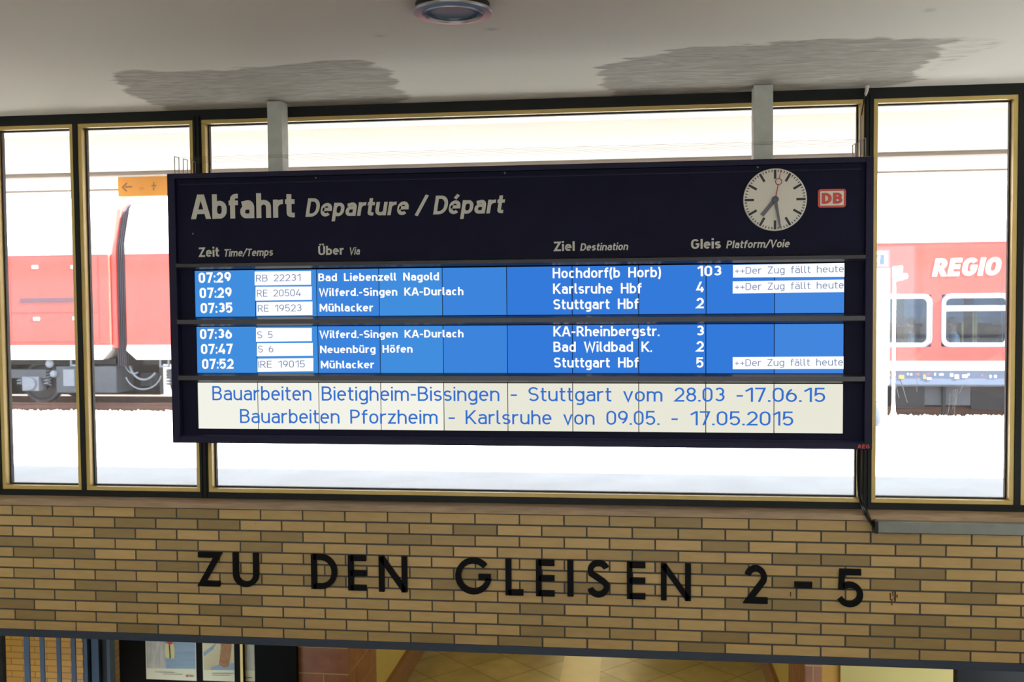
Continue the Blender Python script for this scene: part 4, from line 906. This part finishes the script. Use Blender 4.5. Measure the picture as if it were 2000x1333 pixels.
# ------------------------------------------------------------------ the red double-deck train
YT0, YT1 = 15.0, 17.8
zw1 = Z(100, 477.5, YT0); zw0 = Z(100, 498.5, YT0); zr0 = Z(100, 675, YT0); ze0 = Z(100, 703, YT0)
zrm = Z(1840, 706, YT0); zwm = Z(1840, 724, YT0); zsk = Z(1840, 752, YT0)
UP = [(YT0, zw1), (YT0+.03, zw1+.1), (YT0+.26, 3.95), (YT0+.5, 4.16), (YT0+.95, 4.27)]
UPF = UP+[(YT0+YT1-y, z) for y, z in UP[::-1]]
def x_at(px, py=600): return X(px, py, YT0)
def coach_shell(root, x0, x1, end_hi, cham_at):
    """body of one coach between x0 and x1; cham_at = side on which the lower corner is cut"""
    MB().prism(UPF, 'x', x0, x1).build('upper_body', M['coach_upper_glare'], root)
    box(x0, x1, YT0-.004, YT1, zw0, zw1).build('upper_stripe', M['coach_white'], root)
def side_poly(root, name, m, pts, t=.1, y=None):
    return MB().prism(pts, 'y', YT0 if y is None else y, (YT0 if y is None else y)+t).build(name, m, root)
# left coach
xa0, xa1 = -19.0, x_at(215.5, 600)
ca = thing('rail_coach', 'red and white train coach left of the dark gangway bellows', 'train coach', ((xa0+xa1)/2, 16.4, RT), 'coaches of the red train')
xin = x_at(209, 430)
MB().prism(UPF, 'x', xa0, xin).build('upper_body', M['coach_upper_glare'], ca)
box(xa0, xin, YT0-.004, YT1, zw0, zw1).build('upper_stripe', M['coach_white'], ca)
MB().box(xa0, xa1, YT0, YT1, zr0, zw0).build('body', M['coach_red'], ca, bevel=.03)
side_poly(ca, 'lower_stripe', M['coach_white'], [(xa0, ze0), (x_at(199, 703), ze0), (x_at(215, 685), Z(215, 685, YT0)), (xa1, zr0), (xa0, zr0)], 2.8)
ce = MB(); ce.prism([(YT0+.06, .9), (YT0+.06, zw0), (YT0+.1, zw1), (YT0+.34, 3.95), (YT0+.6, 4.14), (YT1-.6, 4.14), (YT1-.34, 3.95), (YT1-.1, zw1), (YT1-.06, .9)], 'x', xa1-.03, x_at(226, 600))
ce.build('end_wall', M['coach_red'], ca, bevel=.02)
mb = MB()
for px in (22, 194): mb.box(x_at(px)-.006, x_at(px)+.006, YT0-.002, YT0+.01, Z(100, 670, YT0), Z(100, 503, YT0))
for py in (611, 668): mb.box(x_at(22), x_at(194), YT0-.002, YT0+.01, Z(100, py, YT0)-.006, Z(100, py, YT0)+.006)
mb.build('panel_seam', M['coach_line'], ca)
box(x_at(39), x_at(154), YT0-.003, YT0+.01, Z(100, 592, YT0), Z(100, 582, YT0)).build('vent_slot', M['coach_slot'], ca)
for px, py in ((71, 623.5), (147.5, 622.6), (68, 522), (144, 522)): box(x_at(px-6, py), x_at(px+6, py), YT0-.004, YT0+.01, Z(px, py+3, YT0), Z(px, py-3, YT0)).build('latch', M['coach_white'], ca, bevel=.004)
def bogie(root, xw, wheel_xs):
    b = MB().box(xw-1.6, xw+1.6, YT0+.25, YT0+.42, .22, .42).box(xw-.5, xw+.5, YT0+.2, YT0+.5, .12, .5).box(xw-1.6, xw+1.6, YT1-.42, YT1-.25, .22, .42).box(xw-.3, xw+.3, YT0+.3, YT1-.3, .2, .4).build('bogie', M['under_grey'], root, bevel=.01)
    for wx in wheel_xs:
        for yy_ in (YT0+.64, YT1-.64-.13):
            MB().lathe([(.16, -.05), (.2, 0), (.36, .02), (.40, -.012), (.46, -.01), (.46, .12), (.475, .125), (.475, .15), (.2, .15)], (wx, yy_, RT+.46), 'y', 40).build('wheel', M['wheel'], b, smooth=True)
        MB().tube([(wx, YT0+.4, RT+.46), (wx, YT1-.4, RT+.46)], .08, 12).build('axle', M['wheel'], b)
        ab = MB().box(wx-.2, wx+.2, YT0+.2, YT0+.5, RT+.3, RT+.62).lathe([(.14, -.06), (.15, 0)], (wx, YT0+.2, RT+.46), 'y', 20); ab.build('axle_box', M['under_pale'], b, bevel=.01)
        for s_ in (-.32, .32):
            MB().tube([(wx+s_+.07*cos(j*.9), YT0+.34+.07*sin(j*.9), RT+.42+j*.0095) for j in range(36)], .016, 6).build('spring', M['under_pale'], b)
    for sx_ in (-.35, .35): MB().tube([(xw+sx_, YT0+.22, .1), (xw+sx_*1.6, YT0+.22, .52)], .035, 8).build('damper', M['under_pale'], b)
    return b
bogie(ca, X(80, 745, YT0+.6)-1.25, [X(80, 745, YT0+.6)-2.5, X(80, 745, YT0+.6)])
box(x_at(103, 740), x_at(222, 740), YT0+.12, YT0+.9, Z(150, 768, YT0+.12), Z(150, 716, YT0+.12)).build('equipment_box', M['under_grey'], ca, bevel=.02)
box(x_at(118, 740), x_at(140, 740), YT0+.1, YT0+.13, Z(150, 755, YT0+.12), Z(150, 722, YT0+.12)).build('box_cover', M['under_pale'], ca, bevel=.01)
MB().box(xa0, x_at(214, 740), YT0+.3, YT1-.3, Z(150, 712, YT0+.3), ze0+.02).box(xa0, x_at(214, 740), YT1-.5, YT1-.3, RT+.02, ze0).build('underframe_and_backing', M['under_dark'], ca)  # second box is added on the far side to hide the bright ground beyond
MB().lathe([(.06, -.03), (.08, .0), (.08, .05)], aty(104, 731, YT0+.08), 'y', 20).build('air_tap', M['under_pale'], ca)
MB().lathe([(.05, -.03), (.09, .0), (.09, .05)], aty(96, 711, YT0+.1), 'y', 20).build('air_tap', M['under_pale'], ca)
mb = MB().box(x_at(134, 703), x_at(137, 703), YT0+.05, YT0+.08, Z(140, 714, YT0), ze0).box(x_at(149, 703), x_at(152, 703), YT0+.05, YT0+.08, Z(140, 714, YT0), ze0).box(x_at(134, 703), x_at(152, 703), YT0+.05, YT0+.08, Z(140, 716, YT0), Z(140, 713, YT0))
mb.build('foot_step', M['under_pale'], ca)
# bellows
xb0, xb1 = X(228, 600, YT0+.1), X(246.3, 600, YT0+.1)
bl = MB()
bprof = lambda s_: [(YT0+.1+s_, .5), (YT0+.1+s_, 3.1), (YT0+.36+s_, 3.9-s_), (YT0+.65, 4.1-s_), (YT1-.65, 4.1-s_), (YT1-.36-s_, 3.9-s_), (YT1-.1-s_, 3.1), (YT1-.1-s_, .5)]
nb = 5
for i in range(nb):
    a = xb0+(xb1-xb0)*i/nb; b = xb0+(xb1-xb0)*(i+1)/nb; bl.prism(bprof(0), 'x', a, a+(b-a)*.6).prism(bprof(.05), 'x', a+(b-a)*.6, b)
tag(bl.build('gangway_bellows', M['bellows']), 'dark folded gangway bellows between the two red coaches', 'bellows')
hs = thing('coach_coupling', 'drawbar with looped grey hoses hanging between the coaches above the rail', 'hoses', aty(280, 760, YT0+.3))
for cx_, cy_, rx_, ry_, a0, a1, r_ in ((281, 706, 28, 36, 170, 330, .022), (280, 725, 36, 36, 200, 345, .016), (262, 700, 20, 30, 180, 300, .014)):
    MB().tube([aty(cx_+rx_*cos(rad(t)), cy_-ry_*sin(rad(t)), YT0+.25) for t in range(a0, a1, 8)], r_, 8).build('hose', M['under_pale'], hs, smooth=True)
# right coach
xc0 = x_at(246.5, 600); XM = x_at(700, 700); xc1 = 16.0
cb = thing('rail_coach', 'red double-deck train coach with large white italic lettering and windows with passengers', 'train coach', ((xc0+xc1)/2, 16.4, RT), 'coaches of the red train')
MB().prism(UPF, 'x', xc0, xc1).build('upper_body', M['coach_upper_glare'], cb)
zu0, zu1 = Z(1840, 474, YT0), zw1
box(xc0, xc1, YT0-.004, YT1, zw0, zw1).build('upper_stripe', M['coach_white'], cb)
side_poly(cb, 'end_body', M['coach_red'], [(xc0, zr0), (XM, zr0), (XM, zw0), (xc0, zw0)], 2.8)
side_poly(cb, 'lower_stripe', M['coach_white'], [(x_at(247, 685), Z(247, 685, YT0)), (x_at(267, 704), ze0), (XM, ze0), (XM, zr0), (xc0, zr0)], 2.8)
wins = []
wA0, wA1 = x_at(1686, 630), x_at(1818.5, 630); wB0 = x_at(1839, 630); wW = wA1-wA0; pitch = wB0-wA0
wz0, wz1 = Z(1820, 677.6, YT0), Z(1820, 575.8, YT0)
xs_ = [wA0-2*pitch, wA0-pitch, wA0, wB0, wB0+pitch, wB0+2*pitch]
sd = MB(); sd.box(XM, xc1, YT0, YT0+.08, wz1, zw0).box(XM, xc1, YT0, YT0+.08, zrm, wz0)
prev = XM
for x in xs_: sd.box(prev, x, YT0, YT0+.08, wz0, wz1); prev = x+wW
sd.box(prev, xc1, YT0, YT0+.08, wz0, wz1)
sd.build('body', M['coach_red'], cb)
# far side wall with its windows, floor and ceiling of the lower deck
fs_ = MB(); fs_.box(XM, xc1, YT1-.08, YT1, wz1, zw0).box(XM, xc1, YT1-.08, YT1, zsk, wz0); prev = XM
for x in xs_: fs_.box(prev, x, YT1-.08, YT1, wz0, wz1); prev = x+wW
fs_.box(prev, xc1, YT1-.08, YT1, wz0, wz1); fs_.build('far_side', M['coach_inner'], cb)
for x in xs_: box(x-.01, x+wW+.01, YT1-.05, YT1-.04, wz0-.01, wz1+.01).build('far_pane', M['far_pane'], cb)
box(XM, xc1, YT0+.08, YT1-.08, zsk, .1).build('deck_floor', M['coach_inner'], cb)
box(XM, xc1, YT0+.08, YT1-.08, 2.05, 2.2).build('deck_ceiling', M['coach_inner'], cb)
box(XM, XM+.05, YT0+.08, YT1-.08, .1, 2.05).build('bulkhead', M['coach_inner'], cb); box(xc1-.05, xc1, YT0+.08, YT1-.08, .1, 2.05).build('bulkhead', M['coach_inner'], cb)
box(XM, xc1, YT0-.003, YT0+.05, zwm, zrm).build('lower_stripe', M['coach_white'], cb)
box(XM, xc1, YT0+.01, YT0+.06, zsk, zwm).build('skirt', M['coach_skirt'], cb)
for i, x in enumerate(xs_):
    zz0, zz1 = wz0, wz1; r_ = .16; t = .075
    wf_ = MB(); o_ = rrect(x, x+wW, zz0, zz1, r_, 6); i_ = rrect(x+t, x+wW-t, zz0+t, zz1-t, r_-.06, 6); n = len(o_)
    vs = [(a, YT0-.012, b) for a, b in o_]+[(a, YT0-.012, b) for a, b in i_]+[(a, YT0+.07, b) for a, b in o_]+[(a, YT0+.07, b) for a, b in i_]
    fsx = []
    for j in range(n): k = (j+1) % n; fsx += [(j, k, n+k, n+j), (n+j, n+k, 3*n+k, 3*n+j), (k, j, 2*n+j, 2*n+k)]
    wf_.add(vs, fsx)
    if i >= 3: wf_.box(x+t, x+wW-t, YT0-.01, YT0+.05, Z(1840, 608, YT0), Z(1840, 597.5, YT0))
    wo = wf_.build('coach_window', M['win_frame'], cb)
    MB().prism(i_, 'y', YT0+.03, YT0+.036).build('pane', M['coach_pane'], wo)
    MB().tube([(a, YT0-.008, b) for a, b in o_], .017, 6, closed=True).build('window_seal', M['coach_skirt'], wo)
    for yy_ in (YT0+.55, YT1-.55):
        for q in ((x+.18, 1), (x+wW-.18, -1)):
            sx_ = q[0]-q[1]*.0
            MB().prism([(sx_-.05, .1), (sx_+.05, .1), (sx_+.05, .5), (sx_+q[1]*.45, .5), (sx_+q[1]*.45, .6), (sx_+q[1]*.08, .62), (sx_-q[1]*.02, 1.3), (sx_-q[1]*.1, 1.3), (sx_-.05*q[1]-.02*q[1], .6)] if q[1] > 0 else
                       [(sx_+.05, .1), (sx_-.05, .1), (sx_-.05, .5), (sx_-.45, .5), (sx_-.45, .6), (sx_-.08, .62), (sx_+.02, 1.3), (sx_+.1, 1.3), (sx_+.07, .6)], 'y', yy_-.42, yy_+.42).build('seat', M['seat_blue'], cb, bevel=.02)
for px in (1880, 1901, 1906): MB().tube([aty(px, 672, YT0+.5), aty(px, 610 if px > 1890 else 630, YT0+.5)], .02, 8).build('grab_rail', M['yellow_rail'], cb)
# upper deck windows follow the leaning side
def upq(px, py):  # point on the leaning upper side
    d = ray(px, py); y0_, z0_ = UP[1]; y1_, z1_ = UP[2]; best = None
    n_ = Vector((0, -(z1_-z0_), (y1_-y0_))); p0 = Vector((0, y0_, z0_)); t = (p0-EYE).dot(n_)/d.dot(n_); return EYE+d*t
def upwin(c):
    q = [upq(a, b)+Vector((0, -.006, .002)) for a, b in c]; mb = MB(); n = len(q)
    mb.tube(q, .011, 6, closed=True); return mb
for c in ([(1752, 362), (1757, 430), (1766, 444), (1778, 446), (1893, 444), (1902, 440), (1907, 430), (1904, 395), (1898, 358), (1890, 353), (1760, 356)],
          [(1921, 356), (1928, 432), (1936, 441), (1948, 443), (2062, 440), (2070, 430), (2064, 352), (1930, 351)], [(1600, 364), (1604, 436), (1612, 446), (1622, 448), (1720, 447), (1730, 442), (1734, 432), (1728, 362), (1722, 358), (1610, 360)]):
    upwin(c).build('upper_window', M['coach_edge'], cb)
mb = MB(); a = aty(1820.5, 540, YT0-.004); b = aty(1958, 537.5, YT0-.004); cap = Z(1820, 505, YT0)-Z(1820, 539.5, YT0)
text_mesh(mb, 'REGIO', a.x, a.z, b.x, b.z, cap, YT0-.004, w=.225, shear=.2, gap=.1); mb.build('lettering', M['coach_white'], cb)
mk = MB(); r9 = random.Random(2); mats_ = [M['mark_orange'], M['case_white'], M['mark_red'], M['sign_yellow']]
for px, py, w_, h_, c in [(1732, 731, 8, 4, 3), (1744, 731, 6, 4, 3), (1756, 733, 10, 7, 0), (1772, 729, 3, 4, 1), (1778, 730, 4, 4, 1), (1789, 730, 7, 3, 2), (1804, 732, 4, 8, 0), (1811, 730, 5, 3, 2), (1811, 738, 8, 4, 1), (1825, 729, 3, 5, 1), (1835, 730, 8, 4, 1), (1856, 730, 6, 6, 1), (1865, 732, 8, 8, 1), (1880, 732, 10, 6, 1), (1890, 730, 4, 4, 1), (1917, 732, 3, 3, 2), (1933, 733, 4, 5, 1), (1942, 733, 5, 5, 1)]:
    mk.cur = c; mk.box(x_at(px, 730), x_at(px+w_, 730), YT0+.006, YT0+.012, Z(px, py+h_, YT0), Z(px, py, YT0))
mk.build('skirt_marking', mats_, cb)
box(x_at(1752, 780), x_at(1810, 780), YT0+.15, YT0+1.2, Z(1780, 796, YT0+.15), zsk+.02).build('equipment_box', M['under_dark'], cb)
box(x_at(1904, 780), xc1, YT0+.2, YT0+1.2, Z(1930, 800, YT0+.2), zsk+.02).build('equipment_box', M['under_dark'], cb)
box(x_at(1845, 780), x_at(1851, 780), YT0+.12, YT0+.2, -.5, zsk+.02).build('cable_duct', M['under_dark'], cb)
box(x_at(1812, 780), x_at(1903, 780), YT0+.22, YT0+1.2, Z(1850, 792, YT0+.22), zsk+.02).build('equipment_box', M['under_grey'], cb)
box(XM+.1, x_at(1720, 780), YT0+.3, YT1-.3, -.1, zsk+.02).build('equipment_box', M['under_dark'], cb)
MB().box(xc0+.2, XM, YT0+.3, YT1-.3, Z(300, 712, YT0+.3), ze0+.02).box(xc0+.2, xc1, YT1-.5, YT1-.3, RT+.02, zsk+.02).build('underframe_and_backing', M['under_dark'], cb)  # far-side box added here too, keeps the gap under the coach dark
mb = MB().box(x_at(309, 703), x_at(312, 703), YT0+.05, YT0+.08, Z(320, 716, YT0), ze0).box(x_at(325, 703), x_at(328, 703), YT0+.05, YT0+.08, Z(320, 716, YT0), ze0).box(x_at(309, 703), x_at(328, 703), YT0+.05, YT0+.08, Z(320, 718, YT0), Z(320, 715, YT0))
mb.build('foot_step', M['under_pale'], cb)
bogie(cb, X(290, 745, YT0+.6)+2.2, [X(290, 745, YT0+.6)+.95, X(290, 745, YT0+.6)+3.45])
box(x_at(222, 760), x_at(246, 760), YT0+1.2, YT0+1.5, Z(260, 760, YT0+.5), Z(260, 735, YT0+.5)).build('drawbar', M['under_grey'], hs)

# ------------------------------------------------------------------ passengers
def person(x, y, zseat, face, hair, label, lean=0):
    """seated figure; face = -1 looks towards -x"""
    root = thing('person', label, 'person', (x, y, zseat))
    V, E_, R_ = [], [], []
    def v(p, r, par=None):
        V.append((x+face*p[0], y+p[1], zseat+p[2])); R_.append(r)
        if par is not None: E_.append((par, len(V)-1))
        return len(V)-1
    pel = v((0, 0, .10), .13); b1 = v((.01+lean*.3, 0, .27), .125, pel); b2 = v((.0+lean*.7, 0, .43), .14, b1); nk0 = v((.0+lean, 0, .555), .075, b2)
    nk = v((.015+lean, 0, .63), .052, nk0); hd = v((.03+lean, 0, .72), .088, nk); ht = v((.02+lean, 0, .80), .085, hd); nose = v((.125+lean, 0, .715), .014, hd); ch = v((.085+lean, 0, .655), .042, hd)
    for s in (-1, 1):
        ea = v((.02+lean, s*.088, .72), .016, hd)
        sh = v((.0+lean*.9, s*.17, .51), .062, b2); el = v((.04+lean*.5, s*.215, .26), .046, sh); wr = v((.26, s*.14, .17), .031, el); pm = v((.32, s*.115, .165), .032, wr)
        for k in range(4):
            f1 = v((.375, s*(.085+.02*k), .160), .0095, pm); v((.41-.006*abs(k-1.5), s*(.083+.021*k), .142), .0085, f1)
        th = v((.345, s*.075, .17), .010, pm); v((.375, s*.06, .16), .009, th)
        hp_ = v((.06, s*.09, .085), .095, pel); kn = v((.44, s*.10, .09), .066, hp_); an = v((.46, s*.10, -.33), .043, kn); v((.58, s*.11, -.395), .036, an)
    me = bpy.data.meshes.new('body'); me.from_pydata(V, E_, []); o = bpy.data.objects.new('tmp_body', me); COL.objects.link(o)
    sk = o.modifiers.new('skin', 'SKIN'); sk.use_smooth_shade = True
    for i, sv in enumerate(me.skin_vertices[0].data): sv.radius = (R_[i], R_[i]); sv.use_root = (i == 0)
    ss = o.modifiers.new('sub', 'SUBSURF'); ss.levels = 1; ss.render_levels = 1
    dg = bpy.context.evaluated_depsgraph_get(); m2 = bpy.data.meshes.new_from_object(o.evaluated_get(dg)); bpy.data.objects.remove(o)
    for m_ in (M['skin'], M['shirt_pale'], M['trousers']): m2.materials.append(m_)
    for p in m2.polygons:
        c = p.center; lz = c.z-zseat; lx = (c.x-x)*face
        p.material_index = 0 if lz > .585 or (lx > .27 and .12 < lz < .21 and abs(c.y-y) < .2) else (1 if lz > .17 and lx < .27 else 2); p.use_smooth = True
    m2.name = 'body'; bo = bpy.data.objects.new('body', m2); COL.objects.link(bo); bo.parent = root; bo.matrix_parent_inverse = root.matrix_world.inverted()
    # hair cap
    hm = MB(); cx_, cz_ = x+face*(.012+lean), zseat+.765; n = 20; rws = 8; vs = []
    for i in range(rws+1):
        th_ = i/rws*rad(112)
        for j in range(n):
            q = 2*pi*j/n; cut = 1-.42*max(0, cos(q))**1.5
            t2 = th_*cut; vs.append((cx_+face*.104*sin(t2)*cos(q), y+.101*sin(t2)*sin(q), cz_+.125*cos(t2)))
    hm.add(vs, [(i*n+j, i*n+(j+1) % n, (i+1)*n+(j+1) % n, (i+1)*n+j) for i in range(rws) for j in range(n)])
    h_ = hm.build('hair', hair, root, smooth=True); md = h_.modifiers.new('solid', 'SOLIDIFY'); md.thickness = .012
    eb = MB()
    for s in (-1, 1): eb.lathe([(.004, -.002), (.008, .004)], (x+face*(.108+lean), y+s*.032, zseat+.735), 'x', 8)
    eb.build('eyes', M['hair_dark'], root)
    mo = MB().box(x+face*(.108+lean), x+face*(.118+lean), y-.022, y+.022, zseat+.672, zseat+.679); mo.build('mouth', M['mark_red'], root)
    return root
pa = aty(1781, 640, YT0+.6); person(pa.x, YT0+.6, .58, -1, M['hair_dark'], 'seated passenger in a pale shirt behind the left one of the two coach windows', .02)
pb = aty(1866, 640, YT0+.6); person(pb.x, YT0+.6, .58, -1, M['hair_grey'], 'seated passenger in a pale shirt behind the coach window below the white lettering', .04)
